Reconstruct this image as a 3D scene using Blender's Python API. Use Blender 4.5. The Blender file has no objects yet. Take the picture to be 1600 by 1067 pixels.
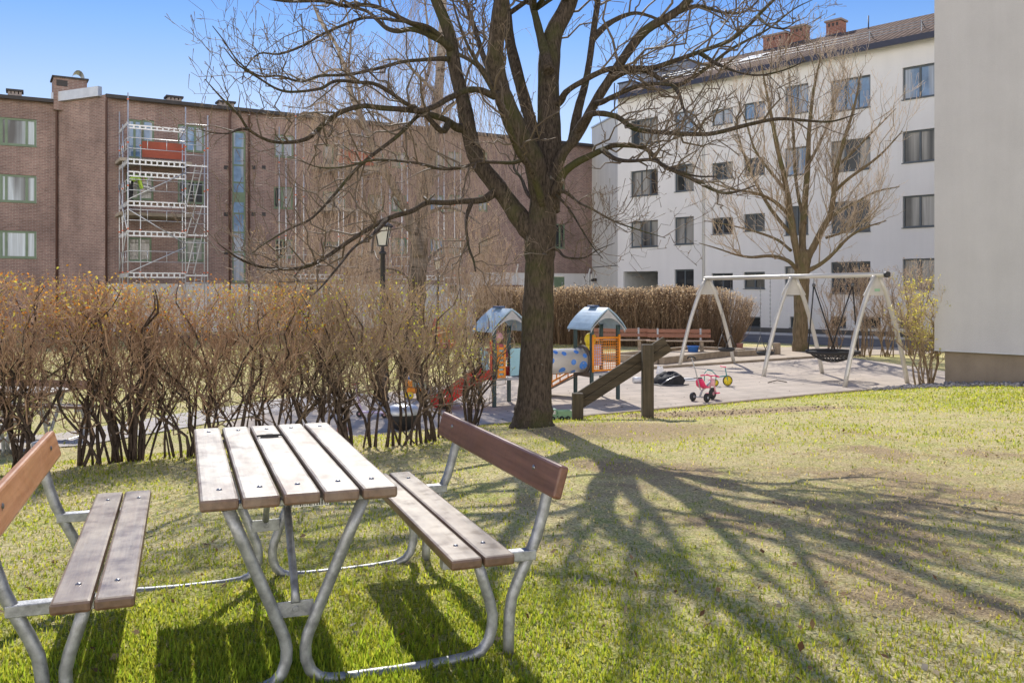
import bpy, math, random
import numpy as np
from mathutils import Vector, Matrix
R_ = math.radians
SC = bpy.context.scene
COL = SC.collection
FP, HZ, CZ = 1400.0, 455.0, 1.45          # focal length in photo pixels, horizon row, eye height
SKYT=(.88,1.0,1.20); SKY_FILL=(30.0,28.0,26.2)
SUN_AZ, SUN_EL = R_(-9.5), R_(41)          # the sun stands ahead and a little to the left

def P(px, py, Y):
    return Vector(((px-800)/FP*Y, Y, CZ+(HZ-py)/FP*Y))
def G(px, py, z=-0.65):
    Y = (CZ-z)*FP/(py-HZ)
    return Vector(((px-800)/FP*Y, Y, z))

# ------------------------------------------------------------------ objects
ORG = {}
def tag(o, label=None, cat=None, group=None, kind=None):
    if label: o['label'] = label
    if cat: o['category'] = cat
    if group: o['group'] = group
    if kind: o['kind'] = kind
    return o
def thing(name, label, cat, loc=(0,0,0), rz=0.0, group=None):
    o = bpy.data.objects.new(name, None); COL.objects.link(o)
    o.empty_display_size = .2
    o.location = loc; o.rotation_euler = (0,0,rz)
    ORG[o.name] = Vector(loc)
    return tag(o, label, cat, group)
def link(me, name, mat, parent=None, bevel=0, local=False, smooth_angle=None):
    mats = mat if isinstance(mat, (list,tuple)) else [mat]
    for m in mats: me.materials.append(m)
    o = bpy.data.objects.new(name, me); COL.objects.link(o)
    if parent is not None:
        o.parent = parent
        org = ORG.get(parent.name, Vector((0,0,0)))
        ORG[o.name] = org
        if not local and org.length > 0:
            me.transform(Matrix.Translation(-org))
    if bevel:
        b = o.modifiers.new('b','BEVEL'); b.width = bevel; b.segments = 2; b.limit_method='ANGLE'; b.angle_limit=R_(35)
    return o
def copy_tree(o, parent=None):
    c = o.copy(); COL.objects.link(c)
    ORG[c.name] = ORG.get(o.name, Vector((0,0,0)))
    if parent is not None: c.parent = parent
    for ch in list(o.children): copy_tree(ch, c)
    return c

class MB:
    def __init__(s): s.v=[]; s.f=[]; s.uv=[]; s.mi=[]; s.sm=[]
    def face(s, pts, mi=0, uv=None, sm=False):
        b=len(s.v); s.v += [tuple(p) for p in pts]
        s.f.append(tuple(range(b,b+len(pts)))); s.mi.append(mi); s.sm.append(sm)
        s.uv.append(uv if uv else [(0,0)]*len(pts))
    def idx(s, pts, faces, mi=0, sm=False):
        b=len(s.v); s.v += [tuple(p) for p in pts]
        for f in faces:
            s.f.append(tuple(b+i for i in f)); s.mi.append(mi); s.sm.append(sm); s.uv.append([(0,0)]*len(f))
    def box(s, c, size, rz=0, mi=0, M=None):
        hx,hy,hz = size[0]/2,size[1]/2,size[2]/2
        pts=[Vector((x,y,z)) for x in(-hx,hx) for y in(-hy,hy) for z in(-hz,hz)]
        if M is None: M = Matrix.Rotation(rz,3,'Z')
        pts=[M@p+Vector(c) for p in pts]
        s.idx(pts,[(0,1,3,2),(4,6,7,5),(0,4,5,1),(2,3,7,6),(0,2,6,4),(1,5,7,3)],mi)
    def beam(s, a, b, w, h, mi=0, up=(0,0,1)):
        a=Vector(a); b=Vector(b); d=(b-a); L=d.length; d.normalize()
        u=Vector(up); sd=d.cross(u)
        if sd.length<1e-4: sd=d.cross(Vector((1,0,0)))
        sd.normalize(); u=sd.cross(d).normalized()
        M=Matrix((d,sd,u)).transposed()
        s.box((a+b)/2,(L,w,h),M=M,mi=mi)
    def tube(s, pts, r, n=8, cap=True, mi=0, closed=False):
        pts=[Vector(p) for p in pts]; k=len(pts)
        rs = r if isinstance(r,(list,tuple)) else [r]*k
        t=[]
        for i in range(k):
            if closed: d=pts[(i+1)%k]-pts[i-1]
            else: d=pts[min(i+1,k-1)]-pts[max(i-1,0)]
            t.append(d.normalized() if d.length>1e-9 else Vector((0,0,1)))
        ref=Vector((0,0,1)) if abs(t[0].z)<.9 else Vector((1,0,0))
        nrm=(ref-t[0]*ref.dot(t[0])).normalized()
        V=[]
        for i in range(k):
            nrm=(nrm-t[i]*nrm.dot(t[i])); nrm = nrm.normalized() if nrm.length>1e-6 else Vector((1,0,0))
            bn=t[i].cross(nrm)
            for j in range(n):
                a=2*math.pi*j/n
                V.append(pts[i]+(nrm*math.cos(a)+bn*math.sin(a))*rs[i])
        F=[]
        for i in range(k if closed else k-1):
            i2=(i+1)%k
            for j in range(n):
                F.append((i*n+j,i*n+(j+1)%n,i2*n+(j+1)%n,i2*n+j))
        b=len(s.v)
        s.idx(V,F,mi,True)
        if cap and not closed:
            s.f.append(tuple(b+j for j in range(n))[::-1]); s.mi.append(mi); s.sm.append(False); s.uv.append([(0,0)]*n)
            s.f.append(tuple(b+(k-1)*n+j for j in range(n))); s.mi.append(mi); s.sm.append(False); s.uv.append([(0,0)]*n)
    def lathe(s, prof, c, n=24, M=None, mi=0, sm=True):
        c=Vector(c); V=[]; F=[]; k=len(prof)
        for (r,z) in prof:
            for j in range(n):
                a=2*math.pi*j/n; p=Vector((r*math.cos(a),r*math.sin(a),z))
                V.append((M@p if M is not None else p)+c)
        for i in range(k-1):
            for j in range(n): F.append((i*n+j,i*n+(j+1)%n,(i+1)*n+(j+1)%n,(i+1)*n+j))
        s.idx(V,F,mi,sm)
    def disc(s, c, r, n=16, nrm=(0,0,1), mi=0):
        q=Vector(nrm).to_track_quat('Z','Y').to_matrix(); c=Vector(c)
        s.face([c+q@Vector((r*math.cos(2*math.pi*j/n),r*math.sin(2*math.pi*j/n),0)) for j in range(n)],mi)
    def build(s, name, mat, parent=None, bevel=0, local=False, kind=None):
        me=bpy.data.meshes.new(name)
        me.from_pydata(s.v,[],s.f)
        me.polygons.foreach_set('material_index',s.mi)
        me.polygons.foreach_set('use_smooth',s.sm)
        ul=me.uv_layers.new(name='UVMap')
        flat=[c for u in s.uv for xy in u for c in xy]
        ul.data.foreach_set('uv',flat)
        me.update()
        o=link(me,name,mat,parent,bevel,local)
        if kind: o['kind']=kind
        return o

def np_mesh(name, V, quads=None, tris=None, cols=None, mat=None, parent=None, smooth=True, local=False):
    """one mesh out of big arrays"""
    me=bpy.data.meshes.new(name)
    V=np.asarray(V,dtype=np.float32)
    me.vertices.add(len(V)); me.vertices.foreach_set('co',V.ravel())
    q=np.zeros((0,4),np.int32) if quads is None else np.asarray(quads,np.int32)
    t=np.zeros((0,3),np.int32) if tris is None else np.asarray(tris,np.int32)
    me.loops.add(q.size+t.size); me.loops.foreach_set('vertex_index',np.concatenate([q.ravel(),t.ravel()]))
    me.polygons.add(len(q)+len(t))
    ls=np.concatenate([np.arange(len(q))*4, q.size+np.arange(len(t))*3]).astype(np.int32)
    me.polygons.foreach_set('loop_start',ls)
    me.polygons.foreach_set('use_smooth',np.full(len(q)+len(t),smooth,dtype=bool))
    me.update(calc_edges=True)
    if cols is not None:
        ca=me.color_attributes.new('Col','FLOAT_COLOR','POINT')
        c=np.ones((len(V),4),np.float32); c[:,:3]=cols
        ca.data.foreach_set('color',c.ravel())
    return link(me,name,mat,parent,0,local)

class Sprays:
    """many thin tapered tubes gathered into one mesh"""
    def __init__(s): s.V=[]; s.Q=[]; s.C=[]; s.n=0
    def add(s, pts, rad, n=3, col=None):
        pts=np.asarray(pts,dtype=np.float64); rad=np.asarray(rad,dtype=np.float64)
        if pts.ndim==2: pts=pts[None]; rad=rad[None]
        N,K,_=pts.shape
        t=np.empty_like(pts); t[:,1:-1]=pts[:,2:]-pts[:,:-2]; t[:,0]=pts[:,1]-pts[:,0]; t[:,-1]=pts[:,-1]-pts[:,-2]
        t/=np.linalg.norm(t,axis=2,keepdims=True)+1e-12
        d=pts[:,-1]-pts[:,0]; d/=np.linalg.norm(d,axis=1,keepdims=True)+1e-12
        ref=np.where(np.abs(d[:,2:3])<.8,np.array([[0,0,1.]]),np.array([[1.,0,0]]))
        a=ref[:,None,:]-t*np.sum(t*ref[:,None,:],axis=2,keepdims=True)
        a/=np.linalg.norm(a,axis=2,keepdims=True)+1e-12
        b=np.cross(t,a)
        ang=2*np.pi*np.arange(n)/n
        ring=(a[:,:,None,:]*np.cos(ang)[None,None,:,None]+b[:,:,None,:]*np.sin(ang)[None,None,:,None])*rad[:,:,None,None]
        V=(pts[:,:,None,:]+ring).reshape(-1,3)
        base=s.n+(np.arange(N)*K*n)[:,None,None]
        i=np.arange(K-1)[None,:,None]; j=np.arange(n)[None,None,:]; j2=(j+1)%n
        q=np.stack([base+i*n+j,base+i*n+j2,base+(i+1)*n+j2,base+(i+1)*n+j],axis=-1).reshape(-1,4)
        s.V.append(V); s.Q.append(q); s.n+=len(V)
        c=np.ones((len(V),3))*(np.array(col) if col is not None else 1.0)
        s.C.append(c)
    def build(s,name,mat,parent=None,local=False):
        return np_mesh(name,np.concatenate(s.V),np.concatenate(s.Q),None,np.concatenate(s.C),mat,parent,True,local)

def leaf_mesh(name, pos, size, rng, cols, mat, parent, aspect=2.0, local=False):
    """little bent leaf faces, each its own turn"""
    pos=np.asarray(pos); N=len(pos)
    d=rng.normal(size=(N,3)); d/=np.linalg.norm(d,axis=1,keepdims=True)
    w=np.cross(d,rng.normal(size=(N,3))); w/=np.linalg.norm(w,axis=1,keepdims=True)+1e-9
    L=np.asarray(size).reshape(-1,1)*(.6+.8*rng.random((N,1))); W=L/aspect*.5
    v0=pos; v1=pos+d*L*.5+w*W; v2=pos+d*L; v3=pos+d*L*.5-w*W
    V=np.stack([v0,v1,v2,v3],1).reshape(-1,3)
    q=np.arange(N*4).reshape(-1,4)
    c=np.repeat(cols,4,axis=0)
    return np_mesh(name,V,q,None,c,mat,parent,False,local)

# ------------------------------------------------------------------ materials
def nt(m):
    m.use_nodes=True; t=m.node_tree; t.nodes.clear(); return t
def rgb(c): return (c[0],c[1],c[2],1)
def ramp(t, fac, stops):
    r=t.nodes.new('ShaderNodeValToRGB'); e=r.color_ramp.elements
    while len(e)<len(stops): e.new(.5)
    for i,(p,c) in enumerate(stops): e[i].position=p; e[i].color=rgb(c)
    t.links.new(fac,r.inputs[0]); return r.outputs[0]
def noise(t, co, scale, detail=4, rough=.6, stretch=None):
    if stretch:
        mp=t.nodes.new('ShaderNodeMapping'); mp.inputs['Scale'].default_value=stretch
        t.links.new(co,mp.inputs[0]); co=mp.outputs[0]
    n=t.nodes.new('ShaderNodeTexNoise'); n.inputs['Scale'].default_value=scale; n.inputs['Detail'].default_value=detail
    n.inputs['Roughness'].default_value=rough; t.links.new(co,n.inputs['Vector']); return n.outputs[0]
def mixc(t, fac, a, b, mode='MIX'):
    m=t.nodes.new('ShaderNodeMix'); m.data_type='RGBA'; m.blend_type=mode
    for s,i in ((fac,0),(a,6),(b,7)):
        if isinstance(s,(int,float)): m.inputs[i].default_value=s
        elif isinstance(s,tuple): m.inputs[i].default_value=rgb(s)
        else: t.links.new(s,m.inputs[i])
    return m.outputs[2]
def math_(t, op, a, b=None, clamp=False):
    m=t.nodes.new('ShaderNodeMath'); m.operation=op; m.use_clamp=clamp
    for i,s in enumerate((a,b)):
        if s is None: continue
        if isinstance(s,(int,float)): m.inputs[i].default_value=s
        else: t.links.new(s,m.inputs[i])
    return m.outputs[0]
def finish(t, col, rough=.7, metal=0, bump=None, bstr=.3, bdist=.01, trans=0, tcol=None, spec=.5, coat=0):
    out=t.nodes.new('ShaderNodeOutputMaterial'); p=t.nodes.new('ShaderNodeBsdfPrincipled')
    if isinstance(col,tuple): p.inputs['Base Color'].default_value=rgb(col)
    else: t.links.new(col,p.inputs['Base Color'])
    if isinstance(rough,(int,float)): p.inputs['Roughness'].default_value=rough
    else: t.links.new(rough,p.inputs['Roughness'])
    p.inputs['Metallic'].default_value=metal; p.inputs['Specular IOR Level'].default_value=spec
    p.inputs['Coat Weight'].default_value=coat
    if bump is not None:
        b=t.nodes.new('ShaderNodeBump'); b.inputs['Strength'].default_value=bstr; b.inputs['Distance'].default_value=bdist
        t.links.new(bump,b.inputs['Height']); t.links.new(b.outputs[0],p.inputs['Normal'])
    sh=p.outputs[0]
    if trans:
        tr=t.nodes.new('ShaderNodeBsdfTranslucent')
        c=tcol if tcol is not None else col
        if isinstance(c,tuple): tr.inputs[0].default_value=rgb(c)
        else: t.links.new(c,tr.inputs[0])
        mx=t.nodes.new('ShaderNodeMixShader'); mx.inputs[0].default_value=trans
        t.links.new(sh,mx.inputs[1]); t.links.new(tr.outputs[0],mx.inputs[2]); sh=mx.outputs[0]
    t.links.new(sh,out.inputs[0])
def coords(t, which='Object'):
    return t.nodes.new('ShaderNodeTexCoord').outputs[which]

def m_plain(name, c, rough=.6, metal=0, var=.25, scale=6, bump=.0, bscale=60, spec=.5, coat=0, trans=0):
    m=bpy.data.materials.new(name); t=nt(m); co=coords(t)
    n=noise(t,co,scale,5)
    dk=tuple(x*(1-var) for x in c); lt=tuple(min(1,x*(1+var*.6)) for x in c)
    col=ramp(t,n,[(.3,dk),(.7,lt)])
    finish(t,col,rough,metal,noise(t,co,bscale,4) if bump else None,bump,.01,spec=spec,coat=coat,trans=trans)
    return m
def m_wood(name, dark, light, grain=(1,30,30), rough=.45, wear_glare=None, coat=0, spec=.5, along='x'):
    """long grain along local x or y"""
    m=bpy.data.materials.new(name); t=nt(m); co=coords(t)
    st=(1.5,40,40) if along=='x' else (40,1.5,40) if along=='y' else (40,40,1.5)
    n=noise(t,co,1.0,6,.65,st)
    col=ramp(t,n,[(.25,dark),(.72,light)])
    if wear_glare:
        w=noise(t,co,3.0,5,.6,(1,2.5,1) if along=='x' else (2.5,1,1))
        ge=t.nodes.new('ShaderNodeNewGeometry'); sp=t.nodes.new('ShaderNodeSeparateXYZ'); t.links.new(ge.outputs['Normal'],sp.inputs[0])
        upm=ramp(t,sp.outputs[2],[(.35,(.12,.12,.12)),(.9,(1,1,1))])  # upward faces paler: weathering with the glare painted in
        col=mixc(t,math_(t,'MULTIPLY',upm,math_(t,'MULTIPLY',ramp(t,w,[(.36,(.15,.15,.15)),(.62,(1,1,1))]),wear_glare[1])),col,wear_glare[0])
    rr=ramp(t,noise(t,co,9,4),[(.3,(rough-.1,)*3),(.7,(rough+.15,)*3)])
    finish(t,col,rr,0,n,.25,.004,coat=coat,spec=spec)
    return m
def m_vcol(name, rough=.6, trans=0, var=.3, tint=(1,1,1), scale=40, spec=.3):
    m=bpy.data.materials.new(name); t=nt(m)
    a=t.nodes.new('ShaderNodeVertexColor'); a.layer_name='Col'
    n=noise(t,coords(t),scale,2)
    col=mixc(t,1.0,a.outputs[0],ramp(t,n,[(.3,tuple(x*(1-var) for x in tint)),(.7,tint)]),'MULTIPLY')
    finish(t,col,rough,0,trans=trans,spec=spec); return m
def m_brick(name, c1, c2, mortar, uvs=True, dark=.6):
    m=bpy.data.materials.new(name); t=nt(m); co=coords(t,'UV')
    b=t.nodes.new('ShaderNodeTexBrick'); b.offset=.5
    b.inputs['Color1'].default_value=rgb(c1); b.inputs['Color2'].default_value=rgb(c2); b.inputs['Mortar'].default_value=rgb(mortar)
    b.inputs['Scale'].default_value=1.0; b.inputs['Brick Width'].default_value=.25; b.inputs['Row Height'].default_value=.077
    b.inputs['Mortar Size'].default_value=.011; b.inputs['Mortar Smooth'].default_value=.1; b.inputs['Bias'].default_value=-.1
    t.links.new(co,b.inputs['Vector'])
    v=ramp(t,noise(t,co,.55,5,.6),[(.3,(dark,dark,dark*1.02)),(.7,(1,1,1))])
    v2=ramp(t,noise(t,co,9,2),[(.3,(.8,.8,.82)),(.7,(1.0,1.0,1.0))])
    vs=ramp(t,noise(t,co,1.0,4,.6,(1.6,.12,1)),[(.35,(.84,.83,.83)),(.6,(1,1,1))])
    col=mixc(t,1.0,mixc(t,1.0,mixc(t,1.0,b.outputs[0],v,'MULTIPLY'),v2,'MULTIPLY'),vs,'MULTIPLY')
    finish(t,col,.9,0,b.outputs[1],-.5,.01,spec=.2); return m
def m_plaster(name, c, stain=.12, scale=.5, bump=.25, streak=.1):
    m=bpy.data.materials.new(name); t=nt(m); co=coords(t)
    a=ramp(t,noise(t,co,scale,5),[(.3,tuple(x*(1-stain) for x in c)),(.7,c)])
    s=ramp(t,noise(t,co,1.0,4,.6,(2.0,2.0,.15)),[(.3,(1-streak,)*3),(.65,(1,1,1))])
    fine=noise(t,co,55,3)
    g=ramp(t,fine,[(.3,(.93,.93,.93)),(.7,(1,1,1))])
    finish(t,mixc(t,1.0,mixc(t,1.0,a,s,'MULTIPLY'),g,'MULTIPLY'),.92,0,fine,bump,.008,spec=.2); return m
def m_glass(name, base, curtain_refl=None, amount=.5, rough=.03):
    """a pane seen from outside: dark room, maybe pale curtain folds, a clear reflection; some have one painted in"""
    m=bpy.data.materials.new(name); t=nt(m); co=coords(t,'UV')
    n=noise(t,co,1.3,4,.6)
    col=ramp(t,n,[(.3,tuple(x*.45 for x in base)),(.7,base)])
    if curtain_refl:
        wv=noise(t,co,1.0,3,.5,(14,.35,1))
        fold_refl=ramp(t,wv,[(.3,tuple(x*.6 for x in curtain_refl)),(.7,curtain_refl)])
        mask=ramp(t,noise(t,co,1.0,1,.5,(1.1,.12,1)),[(.5-.22*amount,(0,0,0)),(.52-.02*amount,(1,1,1))])
        if amount>=1: mask=1.0
        col=mixc(t,mask,col,fold_refl)
    finish(t,col,rough,0,noise(t,co,1.1,2),.04,.02,spec=.4); return m

M={}
def setup_materials():
    M['galv']=m_plain('galvanised',(.36,.37,.38),.48,.6,.45,22,.15,120)
    M['steel']=m_plain('steel_white',(.66,.67,.68),.45,.5,.15,4)
    M['plank']=m_wood('table_planks',(.08,.042,.024),(.20,.115,.07),rough=.44,wear_glare=((.63,.57,.455),.90),along='y',coat=.05,spec=.65)
    M['seat']=m_wood('seat_planks',(.065,.031,.018),(.165,.09,.052),rough=.38,wear_glare=((.45,.365,.255),.66),along='y',coat=.1,spec=.6)
    M['back']=m_wood('back_planks',(.10,.042,.026),(.215,.098,.062),rough=.42,wear_glare=((.30,.15,.095),.45),along='y',coat=.1)
    M['back_sun_painted']=m_wood('back_planks_sun_painted',(.36,.14,.05),(.60,.29,.13),rough=.42,wear_glare=((.62,.36,.2),.35),along='y',coat=.1)  # lighter copy of the back planks, sunlight painted into the colour
    M['bolt']=m_plain('bolt',(.3,.3,.31),.35,.9,.2,40)
    M['blackmetal']=m_plain('black_metal',(.035,.034,.034),.5,.2,.3,20)
    M['brick']=m_brick('red_brown_brick',(.425,.272,.225),(.295,.185,.155),(.48,.415,.37))
    M['brickc']=m_brick('chimney_brick',(.46,.19,.12),(.34,.13,.09),(.42,.34,.30))
    M['white']=m_plaster('white_render',(.88,.862,.835),.07,.3,.12,.05)
    M['offwhite']=m_plaster('pale_grey_render',(.74,.74,.71),.10,.4,.12,.12)
    M['grey']=m_plaster('lilac_grey_render',(.60,.578,.575),.13,.6,.7,.07)
    M['band']=m_plaster('base_render',(.76,.75,.74),.12,.5,.12,.14)
    M['concrete']=m_plaster('plinth_concrete',(.34,.275,.205),.35,1.2,.4,.25)
    M['darkplinth']=m_plaster('dark_plinth',(.16,.155,.15),.2,.6,.2,.2)
    M['greenframe']=m_plain('green_frame',(.15,.215,.135),.5,0,.15,3)
    M['greyframe']=m_plain('grey_frame',(.085,.105,.12),.45,0,.15,3)
    M['whiteframe']=m_plain('white_frame',(.72,.73,.72),.45,0,.1,3)
    M['roofdark']=m_plain('roof_felt',(.05,.045,.045),.7,0,.3,3)
    M['flash']=m_plain('zinc_flashing',(.55,.57,.6),.4,.5,.15,2)
    M['fascia']=m_plain('navy_gutter',(.03,.035,.065),.45,0,.2,3)
    M['brownpipe']=m_plain('brown_pipe',(.10,.05,.04),.5,0,.2,3)
    M['slate']=m_plain('slate_blue_cladding',(.22,.25,.32),.6,.1,.25,1.5)
    M['g_dark']=m_glass('pane_dark',(.045,.05,.055))
    M['g_skyrefl']=m_glass('pane_painted_sky',(.24,.38,.58),(.46,.52,.60),.15)  # blue sky reflection painted into the pane colour
    M['g_splitrefl']=m_glass('pane_painted_reflection',(.022,.024,.026),(.52,.60,.66),.42)  # hard-edged pale reflection painted over a dark pane
    M['g_curt']=m_glass('pane_curtain',(.05,.05,.05),(.42,.41,.38),.7)
    M['g_part']=m_glass('pane_part_curtain',(.035,.04,.04),(.36,.345,.31),.3)
    M['red']=m_plain('balcony_red',(.36,.075,.035),.6,0,.2,2)
    M['deck']=m_plain('balcony_concrete',(.40,.34,.27),.85,0,.25,2)
    M['osb']=m_plain('raw_timber',(.50,.36,.19),.8,0,.2,5)
    M['orangeclamp']=m_plain('orange_clamp',(.75,.16,.05),.5,0,.1,8)
    M['timber']=m_wood('old_green_timber',(.022,.018,.010),(.095,.070,.042),rough=.85,along='x')
    M['timberz']=m_wood('old_green_post',(.025,.021,.012),(.10,.075,.045),rough=.85,along='z')
    M['kerbwood']=m_plain('edging_timber',(.34,.27,.19),.85,0,.3,5)
    M['benchred']=m_wood('bench_red_planks',(.22,.085,.045),(.36,.16,.09),rough=.55,along='x')
    M['pink']=m_plain('hot_pink_plastic',(.75,.035,.14),.35,0,.1,8)
    M['palepink']=m_plain('pale_pink_plastic',(.72,.38,.42),.4,0,.1,8)
    M['rubber']=m_plain('black_rubber',(.03,.03,.032),.7,0,.2,20)
    M['yellow']=m_plain('yellow_plastic',(.80,.62,.03),.4,0,.1,8)
    M['teal']=m_plain('teal_paint',(.03,.25,.25),.4,0,.1,8)
    M['blue']=m_plain('blue_plastic',(.07,.22,.62),.4,0,.1,8)
    M['lightblue']=m_plain('light_blue_panel',(.30,.52,.60),.45,0,.12,3)
    M['roofblue']=m_plain('pale_blue_roof',(.30,.42,.53),.42,0,.22,4)
    M['navy']=m_plain('navy_plastic',(.03,.07,.17),.4,0,.1,6)
    M['darkgreenpost']=m_plain('dark_green_post',(.022,.05,.055),.45,0,.2,6)
    M['orange']=m_plain('orange_paint',(.80,.27,.015),.45,0,.12,6)
    M['slidered']=m_plain('red_slide',(.62,.02,.02),.3,0,.1,4)
    M['greytoy']=m_plain('grey_plate',(.42,.42,.44),.6,0,.2,5)
    M['brownpanel']=m_plain('brown_panel',(.10,.075,.06),.7,0,.2,5)
    M['tubesteel']=m_plain('brushed_tunnel',(.72,.69,.66),.35,.35,.06,3)
    M['swing']=m_plain('swing_frame_paint',(.56,.535,.48),.42,.3,.14,3)
    M['chain']=m_plain('chain',(.14,.14,.14),.5,.6,.2,30)
    M['rope']=m_plain('black_rope',(.03,.028,.027),.8,0,.3,60)
    M['bag']=m_plain('black_bag',(.022,.022,.025),.75,0,.35,14,.4,40)
    M['whiteplastic']=m_plain('white_plastic',(.75,.75,.75),.4,0,.08,6)
    M['toygreen']=m_plain('pale_green_plastic',(.28,.48,.30),.45,0,.12,9)
    M['lilac']=m_plain('lilac_plastic',(.58,.46,.64),.4,0,.1,8)
    M['ball']=m_plain('peach_ball',(.62,.30,.22),.45,0,.25,14)
    M['sandm']=m_plain('sand',(.50,.41,.31),.95,0,.18,2.5,.3,70)
    M['skin']=m_plain('skin',(.62,.38,.28),.55,0,.06,8)
    M['hivis']=m_plain('hi_vis_jacket',(.42,.62,.08),.7,0,.12,8)
    M['blackcloth']=m_plain('black_trousers',(.02,.02,.022),.85,0,.3,12)
    M['pinkcloth']=m_plain('pink_red_coat',(.58,.13,.15),.85,0,.35,22)
    M['pinkhat']=m_plain('pink_hat',(.72,.38,.45),.85,0,.15,22)
    M['lampglass']=m_plain('frosted_lamp_panes',(.80,.78,.70),.35,0,.05,4,trans=.4)
    M['gravelm']=m_plain('gravel_stone',(.24,.225,.23),.85,0,.45,3.1)
    # bark
    def bark(name, dark, light, moss=None, vs=(14,14,2.2), rough=.95):
        m=bpy.data.materials.new(name); t=nt(m); co=coords(t)
        n=noise(t,co,1.6,6,.7,vs)
        col=ramp(t,n,[(.32,dark),(.66,light)])
        if moss:
            mm=ramp(t,noise(t,co,1.8,4,.6),[(.50,(0,0,0)),(.68,(1,1,1))])
            col=mixc(t,math_(t,'MULTIPLY',mm,.8),col,moss)
        sp=ramp(t,noise(t,co,7,2),[(.70,(0,0,0)),(.76,(1,1,1))])
        col=mixc(t,math_(t,'MULTIPLY',sp,.35),col,(.36,.35,.31))
        finish(t,col,rough,0,n,1.0,.03,spec=.2); return m
    M['bark']=bark('maple_bark',(.018,.014,.010),(.135,.104,.078),(.075,.078,.026),(30,30,6.5))
    M['bark2']=bark('tan_bark',(.10,.075,.042),(.27,.205,.125),(.13,.125,.05))
    M['palestem']=bark('pale_shrub_stem',(.16,.115,.075),(.42,.31,.21),None,(30,30,8))
    M['stem']=bark('shrub_stem',(.028,.020,.016),(.13,.095,.072),None,(30,30,8))
    # birch bark
    m=bpy.data.materials.new('birch_bark'); t=nt(m); co=coords(t)
    n=noise(t,co,1.0,5,.6,(3,3,16)); low=noise(t,co,2.2,5,.7,(2,2,1.2))
    white=ramp(t,n,[(.36,(.06,.05,.04)),(.46,(.33,.28,.235)),(.75,(.46,.41,.36))])
    z=t.nodes.new('ShaderNodeSeparateXYZ'); t.links.new(co,z.inputs[0])
    zf=math_(t,'MULTIPLY_ADD',z.outputs[2],-.19,); zf.node.inputs[2].default_value=1.30
    f=math_(t,'ADD',zf,math_(t,'MULTIPLY',math_(t,'SUBTRACT',low,.5),2.4),True)
    col=mixc(t,f,white,ramp(t,low,[(.35,(.03,.024,.018)),(.65,(.15,.115,.08))]))
    finish(t,col,.85,0,n,.6,.02,spec=.2); M['birch']=m
    M['twig']=m_vcol('twigs',.65,0,.35,scale=14)
    M['leaf']=m_vcol('young_leaves',.5,.45,.2,scale=8)
    M['grassm']=m_vcol('grass_blades',.55,.5,.25,scale=3)
    m=bpy.data.materials.new('lush_grass_blades'); t=nt(m); a=t.nodes.new('ShaderNodeVertexColor'); a.layer_name='Col'
    finish(t,mixc(t,1.0,a.outputs[0],(.50,.50,.50),'MULTIPLY'),.55,0,trans=.58,tcol=mixc(t,1.0,a.outputs[0],(1.22,1.16,1.2),'MULTIPLY'),spec=.25); M['grassg']=m
    M['litter']=m_vcol('dry_leaves',.8,.2,.3,scale=25)

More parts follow.
